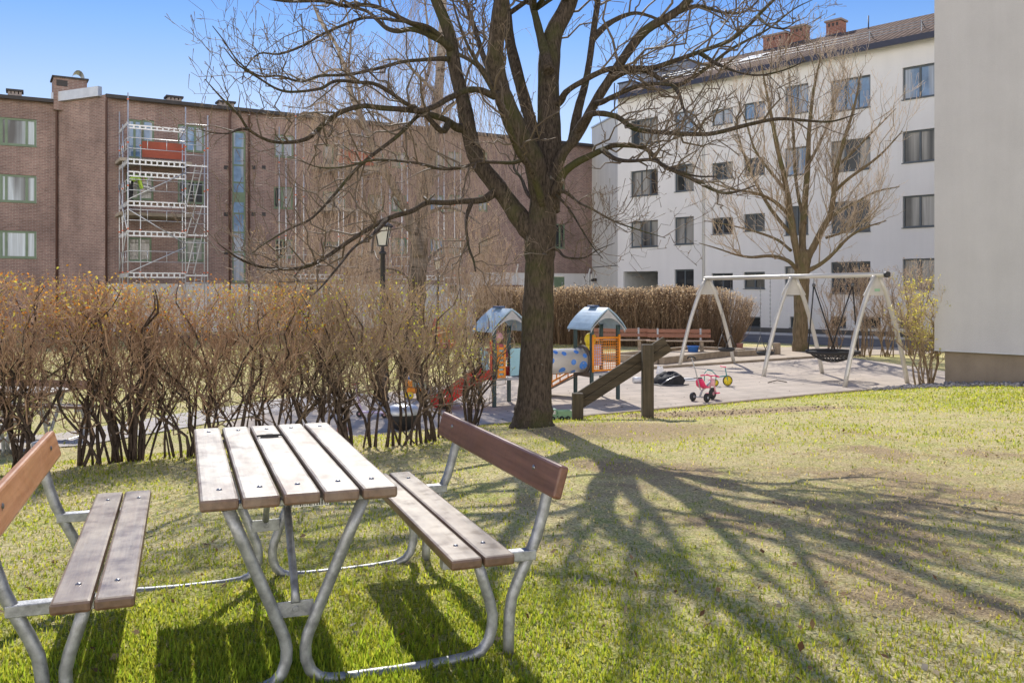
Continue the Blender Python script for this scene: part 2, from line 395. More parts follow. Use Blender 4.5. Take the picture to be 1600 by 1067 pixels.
def setup_view():
    w=bpy.data.worlds.new('World'); SC.world=w; w.use_nodes=True; t=w.node_tree; t.nodes.clear()
    o=t.nodes.new('ShaderNodeOutputWorld'); bg=t.nodes.new('ShaderNodeBackground')
    s=t.nodes.new('ShaderNodeTexSky'); s.sky_type='NISHITA'; s.sun_disc=False
    s.sun_elevation=SUN_EL; s.sun_rotation=SUN_AZ; s.air_density=1.0; s.dust_density=.2; s.ozone_density=2.5; s.altitude=100
    gm=t.nodes.new('ShaderNodeGamma'); gm.inputs[1].default_value=.86
    t.links.new(s.outputs[0],gm.inputs[0])
    sky=mixc(t,1.0,gm.outputs[0],(SKYT[0],SKYT[1],SKYT[2]),'MULTIPLY')
    tc=t.nodes.new('ShaderNodeTexCoord'); sp=t.nodes.new('ShaderNodeSeparateXYZ'); t.links.new(tc.outputs['Generated'],sp.inputs[0])
    sky=mixc(t,1.0,sky,ramp(t,sp.outputs[2],[(.13,(1.25,1.04,.92)),(.20,(1.14,1.0,.93)),(.27,(.74,.86,.96)),(.33,(.46,.69,.97))]),'MULTIPLY')
    # added fill light in the low sky behind the camera, for the shaded facades
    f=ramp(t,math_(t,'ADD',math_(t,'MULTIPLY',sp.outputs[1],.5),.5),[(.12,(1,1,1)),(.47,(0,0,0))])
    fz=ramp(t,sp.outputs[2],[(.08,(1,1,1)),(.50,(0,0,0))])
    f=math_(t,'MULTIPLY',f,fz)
    col=mixc(t,f,sky,(SKY_FILL[0],SKY_FILL[1],SKY_FILL[2]))
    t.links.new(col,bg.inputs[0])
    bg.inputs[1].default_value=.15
    t.links.new(bg.outputs[0],o.inputs[0])
    l=bpy.data.lights.new('sun','SUN'); l.energy=5.0; l.angle=R_(.5); l.color=(1,.955,.88)
    lo=bpy.data.objects.new('sun',l); COL.objects.link(lo)
    d=Vector((math.sin(SUN_AZ)*math.cos(SUN_EL),math.cos(SUN_AZ)*math.cos(SUN_EL),math.sin(SUN_EL)))
    lo.rotation_euler=d.to_track_quat('Z','Y').to_euler(); lo.location=(0,0,30)
    c=bpy.data.cameras.new('camera'); co=bpy.data.objects.new('camera',c); COL.objects.link(co)
    co.location=(0,0,CZ); co.rotation_euler=(R_(90),0,0); c.sensor_width=36; c.lens=36*FP/1600
    c.shift_y=-(533.5-HZ)/1600; c.clip_start=.05; c.clip_end=2000
    SC.camera=co
    SC.render.engine='CYCLES'
    SC.view_settings.view_transform='Standard'; SC.view_settings.look='None'; SC.view_settings.exposure=0; SC.view_settings.gamma=1
    SC.cycles.max_bounces=6; SC.cycles.diffuse_bounces=3; SC.cycles.transmission_bounces=3; SC.cycles.transparent_max_bounces=4
setup_materials(); setup_view()
# ------------------------------------------------------------------ ground
LOW=-0.65
def kerb_y(x):
    return np.maximum(10.2, 14.35+.637*(np.asarray(x,dtype=float)-.82)) if np.ndim(x) else max(10.2,14.35+.637*(x-.82))
def gz(x,y):
    """lawn height: a flat terrace near the camera that rolls down to the playground edging"""
    x=np.asarray(x,dtype=float); y=np.asarray(y,dtype=float)
    k=np.maximum(10.2,14.35+.637*(np.clip(x,-30,12)-.82))
    q=np.clip(y/k,0,1)
    z=-.61*q**4.2
    z=np.where(y>k,np.maximum(-.61-(y-k)*.15,-.665),z)
    z=z+.018*np.sin(x*1.7+y*.6)*np.sin(y*1.3-x*.4)*np.clip((k-y)/2,0,1)
    # worn hollow by the edging
    z=z-.05*np.exp(-(((x-3.3)/1.6)**2+((y-13.2)/1.0)**2))
    return z
def gzf(x,y): return float(gz(x,y))
rng=np.random.default_rng(7)

def axis(lo,hi,n_near,far):
    a=np.linspace(lo,hi,n_near)
    return np.concatenate([-np.geomspace(far,abs(lo)*1.05,14),a,np.geomspace(abs(hi)*1.05,far,14)]) if lo<0 else np.concatenate([[-far,-200,-60,-20,-6],a,np.geomspace(hi*1.05,far,14)])
xs=axis(-14,14,170,900.); ys=axis(0.,26,200,1200.)
X,Y=np.meshgrid(xs,ys); Zg=gz(X,Y)
ny,nx=X.shape
i=np.arange(ny-1)[:,None]*nx+np.arange(nx-1)[None,:]
Q=np.stack([i,i+1,i+nx+1,i+nx],-1).reshape(-1,4)
m=bpy.data.materials.new('lawn'); t=nt(m); co=coords(t)
n1=noise(t,co,1.3,6,.7); n2=noise(t,co,7,5,.7); n3=noise(t,co,60,4,.75); n4=noise(t,co,24,3,.7)
grn=ramp(t,n3,[(.33,(.06,.10,.012)),(.48,(.32,.41,.045)),(.62,(.70,.72,.11))])
straw=ramp(t,n3,[(.33,(.16,.12,.05)),(.45,(.62,.51,.24)),(.60,(.95,.83,.48))])
f=math_(t,'ADD',math_(t,'ADD',math_(t,'MULTIPLY',n1,.45),math_(t,'MULTIPLY',n2,.35)),math_(t,'MULTIPLY',n4,.30))
sx=t.nodes.new('ShaderNodeSeparateXYZ'); t.links.new(co,sx.inputs[0])
def blob(cx,cy,rx,ry):
    a=math_(t,'POWER',math_(t,'DIVIDE',math_(t,'SUBTRACT',sx.outputs[0],cx),rx),2.0)
    b=math_(t,'POWER',math_(t,'DIVIDE',math_(t,'SUBTRACT',sx.outputs[1],cy),ry),2.0)
    return math_(t,'SUBTRACT',1.0,math_(t,'ADD',a,b),True)
f=math_(t,'SUBTRACT',f,math_(t,'MULTIPLY',blob(-1.0,3.4,2.3,1.9),.12))
f=math_(t,'SUBTRACT',f,math_(t,'MULTIPLY',blob(8.5,15.5,5.5,4.5),.07))
col=mixc(t,ramp(t,f,[(.38,(0,0,0)),(.585,(1,1,1))]),grn,straw)
# bare soil: in the worn hollow and round the big tree
soil=math_(t,'ADD',blob(3.1,12.9,2.0,1.15),math_(t,'MULTIPLY',blob(1.3,10.3,1.7,1.3),.5),True)
soil=math_(t,'ADD',soil,math_(t,'MULTIPLY',blob(2.6,6.6,3.8,3.4),.26),True)
soil=math_(t,'MULTIPLY',soil,math_(t,'ADD',math_(t,'MULTIPLY',n2,1.4),.45),True)
soil=math_(t,'ADD',soil,math_(t,'MULTIPLY',ramp(t,noise(t,co,.75,5,.65),[(.50,(0,0,0)),(.66,(1,1,1))]),math_(t,'MULTIPLY',blob(3.4,6.2,5.5,6.0),.62)),True)
soil=ramp(t,soil,[(.18,(0,0,0)),(.5,(1,1,1))])
soilc=ramp(t,n3,[(.32,(.17,.12,.065)),(.46,(.44,.325,.185)),(.62,(.66,.51,.31))])
col=mixc(t,soil,col,soilc)
finish(t,col,.95,0,math_(t,'ADD',n3,math_(t,'MULTIPLY',n2,.7)),.9,.03,spec=.1)
o=np_mesh('lawn',np.stack([X,Y,Zg],-1).reshape(-1,3),Q,None,None,m); o['kind']='structure'

def sheet(name, poly, z, mat, uv=True, thick=None):
    mb=MB(); pts=[(p[0],p[1],z) for p in poly]
    mb.face(pts,0,[(p[0],p[1]) for p in poly])
    if thick:
        n=len(poly)
        for a in range(n):
            b=(a+1)%n
            mb.face([(poly[a][0],poly[a][1],z-thick),(poly[b][0],poly[b][1],z-thick),(poly[b][0],poly[b][1],z),(poly[a][0],poly[a][1],z)])
    o=mb.build(name,mat); o['kind']='structure'; return o
# rubber paving tiles of the playground
m=bpy.data.materials.new('rubber_tiles'); t=nt(m); co=coords(t)
mp=t.nodes.new('ShaderNodeMapping'); mp.inputs['Rotation'].default_value=(0,0,R_(-32.5)); t.links.new(co,mp.inputs[0])
b=t.nodes.new('ShaderNodeTexBrick'); b.offset=.5; b.inputs['Scale'].default_value=1.0
b.inputs['Brick Width'].default_value=.5; b.inputs['Row Height'].default_value=.5; b.inputs['Mortar Size'].default_value=.012; b.inputs['Mortar Smooth'].default_value=.3
b.inputs['Color1'].default_value=(.58,.505,.43,1); b.inputs['Color2'].default_value=(.52,.455,.385,1); b.inputs['Mortar'].default_value=(.32,.285,.255,1)
t.links.new(mp.outputs[0],b.inputs['Vector'])
n=noise(t,co,1.1,5); s=noise(t,co,.35,4)
col=mixc(t,1.0,b.outputs[0],ramp(t,n,[(.3,(.82,.8,.78)),(.7,(1.05,1.03,1.0))]),'MULTIPLY')
col=mixc(t,ramp(t,s,[(.58,(0,0,0)),(.75,(.55,.55,.55))]),col,(.42,.35,.27))
finish(t,col,.95,0,noise(t,co,90,3),.25,.01,spec=.15); M['tiles']=m
PAVE_Z=-.645
def kl(x,off=0): return (x, float(14.35+.637*(x-.82))+off)
pave=[kl(-3.2,.1),kl(9.3,.1),(11.6,22.0),(10.6,28.9),(3.6,24.0),(.3,22.2),(-3.4,17.5),(-4.6,14.2)]
sheet('rubber_paving',pave,PAVE_Z,M['tiles'])
# sand strip behind the paving
sheet('sand_strip',[(-1.4,22.9),(3.55,24.15),(10.55,29.05),(15.2,30.6),(14.2,33.8),(8.5,33.8),(3.0,29.6),(-.5,27.5)],-.6505,M['sandm'])
# edgings
def edging(name,pts,w,h,z0,mat):
    mb=MB()
    for a,b in zip(pts[:-1],pts[1:]):
        mb.beam((a[0],a[1],z0+h/2),(b[0],b[1],z0+h/2),w,h)
    o=mb.build(name,mat,None,.012); o['kind']='structure'; return o
edging('kerb',[kl(-3.2),kl(9.35)],.10,.16,-.72,M['kerbwood'])
edging('kerb_back',[(.3,22.25),(3.6,24.05),(10.6,28.95)],.12,.10,-.68,M['kerbwood'])
# asphalt lane in front of the white house, and its grass verge
WA=Vector((6.25,53.0,0)); WD=Vector((.699,-.715,0)).normalized(); WN=Vector((-.715,-.699,0)).normalized()
def wl(s,o): p=WA+WD*s+WN*o; return (p.x,p.y)
m=bpy.data.materials.new('asphalt'); t=nt(m); co=coords(t)
finish(t,ramp(t,noise(t,co,1.2,6),[(.3,(.13,.125,.12)),(.7,(.20,.195,.19))]),.9,0,noise(t,co,60,3),.3,.01,spec=.2); M['asphalt']=m
sheet('road',[wl(-14,2.4),wl(30,2.4),wl(30,8.4),wl(-14,8.4)],-.651,M['asphalt'])
edging('kerb_road',[wl(-14,2.4),wl(30,2.4)],.14,.12,-.66,M['offwhite'])
# footpath across the back lawn
pa=[(-16,10.6),(-9,11.6),(-6.3,12.7),(-5.2,15.0),(-4.1,17.0),(-3.0,18.3)]
mb=MB()
for a in range(len(pa)-1):
    p,q=Vector((*pa[a],0)),Vector((*pa[a+1],0))
    def side(k):
        d=(Vector((*pa[min(k+1,len(pa)-1)],0))-Vector((*pa[max(k-1,0)],0))).normalized(); return Vector((-d.y,d.x,0))*.65
    s0,s1=side(a),side(a+1)
    mb.face([(p-s0)[:2]+(-.648,) if False else (p.x-s0.x,p.y-s0.y,-.649),(q.x-s1.x,q.y-s1.y,-.649),(q.x+s1.x,q.y+s1.y,-.649),(p.x+s0.x,p.y+s0.y,-.649)])
m=m_plain('path_gravel',(.52,.47,.42),.95,0,.15,3,.3,60)
o=mb.build('footpath',m); o['kind']='structure'
# far pavement in front of the brick house
FD=Vector((8.71,5.2,0)).normalized(); FN=Vector((5.2,-8.71,0)).normalized(); FA=Vector((-19.96,44.0,0))
def fl(s,o): p=FA+FD*s+FN*o; return (p.x,p.y)
sheet('house_pavement',[fl(-12,6),fl(-12,3.2),fl(30,3.2),fl(30,6)],-.652,M['asphalt'])

# ------------------------------------------------------------------ grass
def scatter_ground(n, rngs, y0=1.9):
    """points on the lawn, denser where the eye is near"""
    d=y0*(1.0/np.maximum(rngs.random(n),.10))
    d=y0*np.exp(rngs.random(n)**1.0*np.log(9.5))
    a=rngs.uniform(-.88,.88,n)
    return d*a, d
NB=520000
x,y=scatter_ground(NB,rng)
keep=(y<kerb_y(x)-.1)
x=x[keep]; y=y[keep]
def fbm(x,y,seed):
    r=np.random.default_rng(seed); v=np.zeros_like(x)
    for k in range(6):
        f=.7*1.75**k; a=r.uniform(0,6.28,4); th=r.uniform(0,6.28)
        v+=np.sin((x*np.cos(th)+y*np.sin(th))*f+a[0]+1.3*np.sin(y*f*.7+a[1]))*np.cos((-x*np.sin(th)+y*np.cos(th))*f+a[2])/(1+.35*k)
    return v/2.2
cl=fbm(x,y,3)
soilw=np.clip(1-((x-2.6)/3.6)**2-((y-6.6)/3.2)**2,0,1)
soilm=.30*soilw+np.clip(1-((x-3.1)/2.0)**2-((y-12.9)/1.15)**2,0,1)+.5*np.clip(1-((x-1.3)/1.7)**2-((y-10.3)/1.3)**2,0,1)
# lush ring under and round the picnic set, and by the grey house
tx,ty=-1.03,3.95
lush=np.exp(-(((x-tx)/1.7)**2+((y-ty+.6)/1.35)**2))*.9+np.clip((x-5.2)/3,0,.35)*np.clip((y-8)/5,0,1)
g=cl*.42+lush+rng.normal(0,.22,len(x))-soilm*1.6
keep=rng.random(len(x))<np.clip(.62+g*.5,.10,1)
x,y,g,lush,soilm,cl=[v[keep] for v in (x,y,g,lush,soilm,cl)]
n=len(x); z=gz(x,y)
tuft=(rng.random(n)<np.clip(lush*np.exp(-y/9)*(.62+.9*cl)-.08,0,.7))
isgreen=tuft|(rng.random(n)<np.clip(.24+g*.75,.04,.97))
dist=np.sqrt(x*x+y*y)
h=np.where(isgreen,rng.uniform(.012,.032,n)+0.058*np.clip(lush*np.exp(-y/9),0,1)*rng.random(n)**1.8*tuft,rng.uniform(.010,.028,n))*(1+dist*.02)
w=np.where(isgreen,.0017,.0015)*(1+dist*.28)*rng.uniform(.7,1.4,n)
th=rng.uniform(0,2*np.pi,n); lean=np.where(isgreen,rng.uniform(.1,.9,n),rng.uniform(.8,3.0,n))
dx,dy=np.cos(th),np.sin(th); wx,wy=-dy,dx
b=np.stack([x,y,z-.004],1)
up=np.stack([dx*lean*.35,dy*lean*.35,np.ones(n)],1); up/=np.linalg.norm(up,axis=1,keepdims=True)
tip=np.stack([dx*lean,dy*lean,np.ones(n)*.85],1); tip/=np.linalg.norm(tip,axis=1,keepdims=True)
W=np.stack([wx,wy,np.zeros(n)],1)*w[:,None]
mid=b+up*(h*.5)[:,None]; top=mid+tip*(h*.6)[:,None]
c=np.where(isgreen[:,None],
   np.where(tuft[:,None],np.array([[.27,.42,.025]]),np.array([[.27,.37,.03]]))*(.55+.8*rng.random((n,1)))+np.array([[.40,.30,.05]])*rng.random((n,1))*np.where(tuft,.75,1.0)[:,None],
   np.array([[.82,.68,.31]])*(.55+.75*rng.random((n,1))))
def blades(name,sel,mat,label):
    V=np.stack([b-W,b+W,mid+W*.8,mid-W*.8,top],1)[sel]; k=np.arange(len(V))*5
    o=np_mesh(name,V.reshape(-1,3),np.stack([k,k+1,k+2,k+3],1),np.stack([k+3,k+2,k+4],1),np.repeat(c[sel],5,axis=0),mat,None,False); o['kind']='stuff'
    tag(o,label,'grass')
blades('grass',isgreen,M['grassg'],'short green spring grass of the near lawn'); blades('dead_grass',(~isgreen)&(rng.random(n)<.38),M['grassm'],'pale dry straw between the green grass of the near lawn')
# sparse distant turf on the lower lawn behind the hedge
n=60000
x=rng.uniform(-22,2.5,n); y=rng.uniform(10.5,40,n)
keep=(y>kerb_y(x)+.2)
keep&=~((x>-4.8)&(y<kerb_y(x)+9))
x,y=x[keep],y[keep]; n=len(x)
g=fbm(x*.6,y*.6,9); isg=rng.random(n)<.5+.5*g
h=rng.uniform(.03,.07,n); th=rng.uniform(0,6.28,n); w=.012*rng.uniform(.6,1.4,n)
b=np.stack([x,y,np.full(n,-.667)],1); W=np.stack([np.cos(th),np.sin(th),np.zeros(n)],1)*w[:,None]
tp=b+np.stack([rng.normal(0,.03,n),rng.normal(0,.03,n),h],1)
c=np.where(isg[:,None],np.array([[.42,.45,.08]]),np.array([[.80,.68,.36]]))*(.7+.5*rng.random((n,1)))
o=np_mesh('rough_grass',np.stack([b-W,b+W,tp],1).reshape(-1,3),None,np.arange(n*3).reshape(-1,3),np.repeat(c,3,axis=0),M['grassm'],None,False); o['kind']='stuff'
tag(o,'pale dry turf of the lower lawn behind the hedge','grass')
# litter of dry leaves and twigs
n=1500
x,y=scatter_ground(n,rng); keep=y<kerb_y(x)-.2; x,y=x[keep],y[keep]; n=len(x)
pos=np.stack([x,y,gz(x,y)+.008],1)
cc=np.array([[.30,.19,.09],[.42,.33,.2],[.18,.09,.04],[.5,.44,.36]])[rng.integers(0,4,n)]*(.7+.5*rng.random((n,1)))
d=rng.normal(size=(n,3)); d[:,2]=np.abs(d[:,2])*.25; d/=np.linalg.norm(d,axis=1,keepdims=True)
wv=np.cross(d,np.array([0,0,1.])+rng.normal(0,.35,(n,3))); wv/=np.linalg.norm(wv,axis=1,keepdims=True)
L=rng.uniform(.012,.045,(n,1)); Wd=L*rng.uniform(.15,.5,(n,1))
V=np.stack([pos,pos+d*L*.5+wv*Wd+[0,0,.004],pos+d*L+[0,0,.006],pos+d*L*.5-wv*Wd+[0,0,.004]],1).reshape(-1,3)
o=np_mesh('fallen_leaves',V,np.arange(n*4).reshape(-1,4),None,np.repeat(cc,4,axis=0),M['litter'],None,False); o['kind']='stuff'
tag(o,'dry brown leaves and bits scattered over the lawn','leaf litter')

# bits of leaf, grit and twig blown over the paving
n=900
x=rng.uniform(-3,10.5,n); y=rng.uniform(12.5,28.5,n); kk=14.35+.637*(x-.82)
keep=(y>kk+.15)&(y<np.minimum(kk+8.2,22.4+.70*np.maximum(x-.3,0)-.2)); x,y=x[keep],y[keep]; n=len(x)
pos=np.stack([x,y,np.full(n,PAVE_Z+.006)],1); th=rng.uniform(0,6.28,n); L=rng.uniform(.015,.06,n)[:,None]; d=np.stack([np.cos(th),np.sin(th),rng.uniform(0,.3,n)],1); wv=np.stack([-np.sin(th),np.cos(th),rng.uniform(-.2,.2,n)],1)*L*.35
V=np.stack([pos,pos+d*L*.5+wv,pos+d*L,pos+d*L*.5-wv],1).reshape(-1,3)
cc=np.array([[.20,.13,.08],[.33,.25,.16],[.12,.09,.07]])[rng.integers(0,3,n)]*(.7+.5*rng.random((n,1)))
o=np_mesh('leaf_litter',V,np.arange(n*4).reshape(-1,4),None,np.repeat(cc,4,axis=0),M['litter'],None,False); o['kind']='stuff'; tag(o,'dry bits of leaf and twig blown over the grey paving','leaf litter')

# crumbs of dry soil in the worn hollow
n=260
a=rng.uniform(0,6.28,n); r=np.sqrt(rng.random(n)); x=3.2+1.9*r*np.cos(a); y=13.0+1.0*r*np.sin(a)
ok=y<kerb_y(x)-.12; x,y=x[ok],y[ok]; n=len(x)
oc=np.array([[1,0,0],[-1,0,0],[0,1,0],[0,-1,0],[0,0,1],[0,0,-1.]]); of=np.array([[0,2,4],[2,1,4],[1,3,4],[3,0,4],[2,0,5],[1,2,5],[3,1,5],[0,3,5]])
V=(oc[None]*(rng.uniform(.005,.017,(n,1,1))*rng.uniform(.6,1.3,(n,6,1)))+np.stack([x,y,gz(x,y)+.006],1)[:,None,:]).reshape(-1,3)
o=np_mesh('soil_crumbs',V,None,(of[None]+(np.arange(n)*6)[:,None,None]).reshape(-1,3),np.repeat(np.array([[.36,.27,.19]])*rng.uniform(.5,1.3,(n,1)),6,axis=0),M['litter'],None,False); o['kind']='stuff'; tag(o,'crumbs of bare brown soil in the worn hollow by the edging','soil')
# ------------------------------------------------------------------ picnic set
def picnic(name,label,loc,rz,detail=True,back_sun_painted=True):
    t=thing(name,label,'picnic table',loc,rz)
    Lh=.845; fy=.655
    rg=random.Random(5)
    # table top
    pw=.128; gap=.0115
    for i in range(5):
        x=(i-2)*(pw+gap); mb=MB()
        mb.box((x,0,.7175),(pw,2*Lh+rg.uniform(-.006,.006),.045))
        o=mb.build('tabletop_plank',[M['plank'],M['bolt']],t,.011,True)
        for yy in (-.70,.70):
            bm=MB(); bm.lathe([(.0001,.006),(.006,.0055),(.010,.002),(.0105,0)],(x+rg.uniform(-.01,.01),yy,.7402),12); bm.build('bolt_head',M['bolt'],o,0,True)
    mb=MB(); mb.box((0,.43,.744),(.085,.014,.008)); mb.box((0,.43,.752),(.03,.02,.010)); mb.tube([(-.06,.43,.748),(-.03,.425,.752),(.03,.425,.752),(.06,.43,.748)],.005,6)
    mb.build('flap_handle',M['blackmetal'],t,0,True)
    zs=.443; pwid=.124
    for s in (-1,1):
        for x in (.608,.740):
            mb=MB(); mb.box((s*x,0,zs-.021),(pwid,2*Lh,.042))
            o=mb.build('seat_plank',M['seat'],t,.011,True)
            for yy in (-.66,.66):
                bm=MB(); bm.lathe([(.0001,.006),(.006,.0055),(.010,.002),(.0105,0)],(s*(x+rg.uniform(-.012,.012)),yy,zs+.0002),12); bm.build('bolt_head',M['bolt'],o,0,True)
        # backrest board leaning back
        a=math.atan2(.034,.118)
        mb=MB(); Rm=Matrix.Rotation(s*a,3,'Y')
        c=Vector((s*.992,0,.700)); mb.box(c,(.042,2*Lh,.132),M=Rm)
        o=mb.build('backrest',M['back_sun_painted'] if (s<0 and back_sun_painted) else M['back'],t,.011,True)
        for yy in (-.60,.60):
            bm=MB(); p=c+Rm@Vector((-s*.022,yy,.012)); bm.lathe([(.0001,.006),(.008,.005),(.012,0)],p,12,M=Vector((-s,0,0)).to_track_quat('Z','Y').to_matrix())
            bm.build('bolt_head',M['bolt'],o,0,True)
    for e in (-1,1):
        y=e*fy; yt=e*.70
        for s in (-1,1):
            # one bent tube: table leg, ground rail, bench front leg
            pts=[(s*.245,yt,.672)]
            for k in (.25,.5,.75): pts.append((s*(.245-.21*k),yt+(y-yt)*k,.672-.52*k))
            pts+=[(s*.042,y,.165),(s*.034,y,.125),(s*.036,y,.085),(s*.052,y,.045),(s*.080,y,.016),(s*.12,y,.001),(s*.2,y,-.006),(s*.4,y,-.008),(s*.55,y,-.004),(s*.67,y,.004),(s*.725,y,.022),(s*.757,y,.058),(s*.772,y,.105),(s*.774,y,.15),(s*.762,y,.205),(s*.735,y,.29),(s*.705,y,.39)]
            pts=[(a,b,c-.012*max(0,min(1,(.14-c)/.1))) for a,b,c in pts]
            mb=MB(); mb.tube(pts,.0225,14); mb.build('leg_tube',M['galv'],t,0,True)
            pts=[(s*.842,y,-.03),(s*.843,y,.06),(s*.846,y,.14),(s*.857,y,.21),(s*.885,y,.28),(s*.925,y,.36),(s*.962,y,.44),(s*.990,y,.53),(s*1.010,y,.61),(s*1.028,y,.70),(s*1.040,y,.745)]
            mb=MB(); mb.tube(pts,.0235,14); mb.build('back_post',M['galv'],t,0,True)
            mb=MB(); mb.beam((s*.560,y,.378),(s*.955,y,.378),.05,.042); mb.build('seat_bracket',M['galv'],t,.004,True)
        mb=MB(); mb.box((0,yt,.683),(.60,.055,.022)); mb.box((0,yt-e*.026,.676),(.60,.005,.036)); mb.build('table_crossbar',M['galv'],t,.003,True)
        if e<0:
            mb=MB(); mb.box((.045,yt-.0305,.676),(.13,.003,.026)); rb=random.Random(2); x=-.015
            while x<.105: w_=rb.choice((.002,.003,.005)); mb.box((x+w_/2,yt-.0325,.676),(w_,.0015,.020),mi=1); x+=w_+rb.choice((.003,.004,.006))
            mb.build('label_sticker',[M['whiteplastic'],M['blackmetal']],t,0,True)
        mb=MB(); mb.box((0,y-e*.02,.262),(.135,.007,.06))
        mb.tube([(0,y-e*.03,.262),(0,y-e*.012,.262)],.012,8); mb.build('brace_plate',M['galv'],t,.002,True)
        mb=MB(); mb.tube([(0,y-e*.012,.285),(0,y-e*.04,.33),(0,e*.22,.692)],[.018,.0155,.0155],10); mb.build('brace_rod',M['galv'],t,0,True)
    return t
TBL=(-1.031,3.955,gzf(-1.031,3.955))
picnic('picnic_table','weathered wooden picnic table with two backed benches on the near lawn',(TBL[0],TBL[1],0),R_(20.2))
picnic('picnic_table','second picnic table on the lower lawn, mostly hidden behind the hedge',(-7.0,12.4,LOW+.01),R_(80),True,False)
# ------------------------------------------------------------------ buildings
class Fac:
    """a flat wall: u runs along it, off is outwards, z is up"""
    def __init__(s,A,D,Nn): s.A=Vector((A[0],A[1],0)); s.D=Vector((D[0],D[1],0)).normalized(); s.N=Vector((Nn[0],Nn[1],0)).normalized()
    def p(s,u,z,off=0): q=s.A+s.D*u+s.N*off; return Vector((q.x,q.y,z))
    def u(s,px,off=0):
        k=(px-800)/FP; a=s.A+s.N*off
        return (k*a.y-a.x)/(s.D.x-k*s.D.y)
    def z(s,px,py,off=0):
        q=s.p(s.u(px,off),0,off); return CZ+(HZ-py)/FP*q.y
    def rect(s,x0,x1,yt,yb,off=0):
        u0,u1=s.u(x0,off),s.u(x1,off)
        Ym=s.p((u0+u1)/2,0,off).y
        return (u0,u1,CZ+(HZ-yb)/FP*Ym,CZ+(HZ-yt)/FP*Ym)
    def box(s,mb,u0,u1,z0,z1,o0,o1,mi=0,ends=True):
        pts=[s.p(u,z,o) for u in(u0,u1) for o in(o0,o1) for z in(z0,z1)]
        mb.idx(pts,[(0,1,3,2),(4,6,7,5),(0,4,5,1),(2,3,7,6),(0,2,6,4),(1,5,7,3)],mi)
    def quad(s,mb,u0,u1,z0,z1,off=0,mi=0,uo=(0,0)):
        mb.face([s.p(u0,z0,off),s.p(u1,z0,off),s.p(u1,z1,off),s.p(u0,z1,off)],mi,[(u0+uo[0],z0+uo[1]),(u1+uo[0],z0+uo[1]),(u1+uo[0],z1+uo[1]),(u0+uo[0],z1+uo[1])])
    def wall(s,mb,u0,u1,z0,z1,ops,dep=.14,off=0,mi=0,mi_r=None):
        us=sorted({u0,u1}|{min(max(v,u0),u1) for o in ops for v in o[:2]}); zs=sorted({z0,z1}|{min(max(v,z0),z1) for o in ops for v in o[2:4]})
        for a,b in zip(us[:-1],us[1:]):
            run=None
            for c,d in zip(zs[:-1],zs[1:]):
                um,zm=(a+b)/2,(c+d)/2
                hole=any(o[0]<um<o[1] and o[2]<zm<o[3] for o in ops)
                if hole:
                    if run: s.quad(mb,a,b,run[0],run[1],off,mi); run=None
                else: run=(run[0],d) if run else (c,d)
            if run: s.quad(mb,a,b,run[0],run[1],off,mi)
        r=mi if mi_r is None else mi_r
        for o in ops:
            a,b,c,d=o[:4]; i=off-dep
            for q in ((s.p(a,c,off),s.p(a,c,i),s.p(a,d,i),s.p(a,d,off)),(s.p(b,c,i),s.p(b,c,off),s.p(b,d,off),s.p(b,d,i)),
                      (s.p(a,d,off),s.p(a,d,i),s.p(b,d,i),s.p(b,d,off)),(s.p(a,c,i),s.p(a,c,off),s.p(b,c,off),s.p(b,c,i))):
                mb.face(q,r,[(p.x+p.y,p.z) for p in q])
wr=random.Random(11)
def window(F,parent,rc,frame,glass,cols=(.5,),rows=(),fw=.065,dep=.10,sill=None,panel=None,off=0,name='window',transom_cols=None):
    u0,u1,z0,z1=rc; mb=MB(); o1=off-dep; o0=o1-.07
    e=.002
    F.box(mb,u0+e,u0+fw,z0+e,z1-e,o0,o1); F.box(mb,u1-fw,u1-e,z0+e,z1-e,o0,o1)
    F.box(mb,u0+fw,u1-fw,z1-fw,z1-e,o0,o1-.002); F.box(mb,u0+fw,u1-fw,z0+e,z0+fw,o0,o1-.002)
    W,H=u1-u0,z1-z0
    for c in cols: F.box(mb,u0+W*c-fw*.6,u0+W*c+fw*.6,z0+fw,z1-fw,o0,o1-.004)
    for r in rows: F.box(mb,u0+fw,u1-fw,z0+H*r-fw*.5,z0+H*r+fw*.5,o0,o1-.006)
    w=mb.build(name,frame,parent)
    pm=MB(); F.quad(pm,u0+fw*.5,u1-fw*.5,z0+fw*.5,z1-fw*.5,o1-.045,0,(wr.uniform(0,40),wr.uniform(0,40)))
    pm.build('pane',glass,w)
    if panel:
        qm=MB(); F.box(qm,u0+fw,u1-fw,z0+H*panel[0],z0+H*panel[1],o1-.04,o1-.012); qm.build('panel',frame,w)
    if sill:
        sm=MB(); F.box(sm,u0-.03,u1+.03,z0-.035,z0-.002,off-dep,off+.05); sm.build('sill',sill,w)
    return w
def pick(*a): return M[wr.choice(a)]

# ---- white apartment block on the right
wb=thing('white_apartment_block','white rendered four storey apartment block with grey windows and a tiled roof','building',(WA.x,WA.y,LOW))
W=Fac(WA,WD,WN)
wins=[]
def addw(x0,x1,yt,yb,cols,gl,rows=()): wins.append((W.rect(x0,x1,yt,yb),cols,gl,rows))
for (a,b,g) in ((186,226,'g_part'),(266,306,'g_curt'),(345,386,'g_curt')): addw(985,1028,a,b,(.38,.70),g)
for (a,b,g) in ((174,212,'g_skyrefl'),(257,299,'g_part'),(339,382,'g_curt'),(421,462,'g_dark')): addw(1054,1084,a,b,(.5,),g)
for (a,b,g) in ((170,195,'g_skyrefl'),(254,280,'g_part'),(340,366,'g_dark'),(427,452,'g_dark')): addw(1112,1145,a,b,(.5,),g)
for (a,b,g) in ((160,186,'g_skyrefl'),(247,274,'g_dark'),(334,361,'g_dark'),(425,451,'g_part')): addw(1162,1195,a,b,(.5,),g)
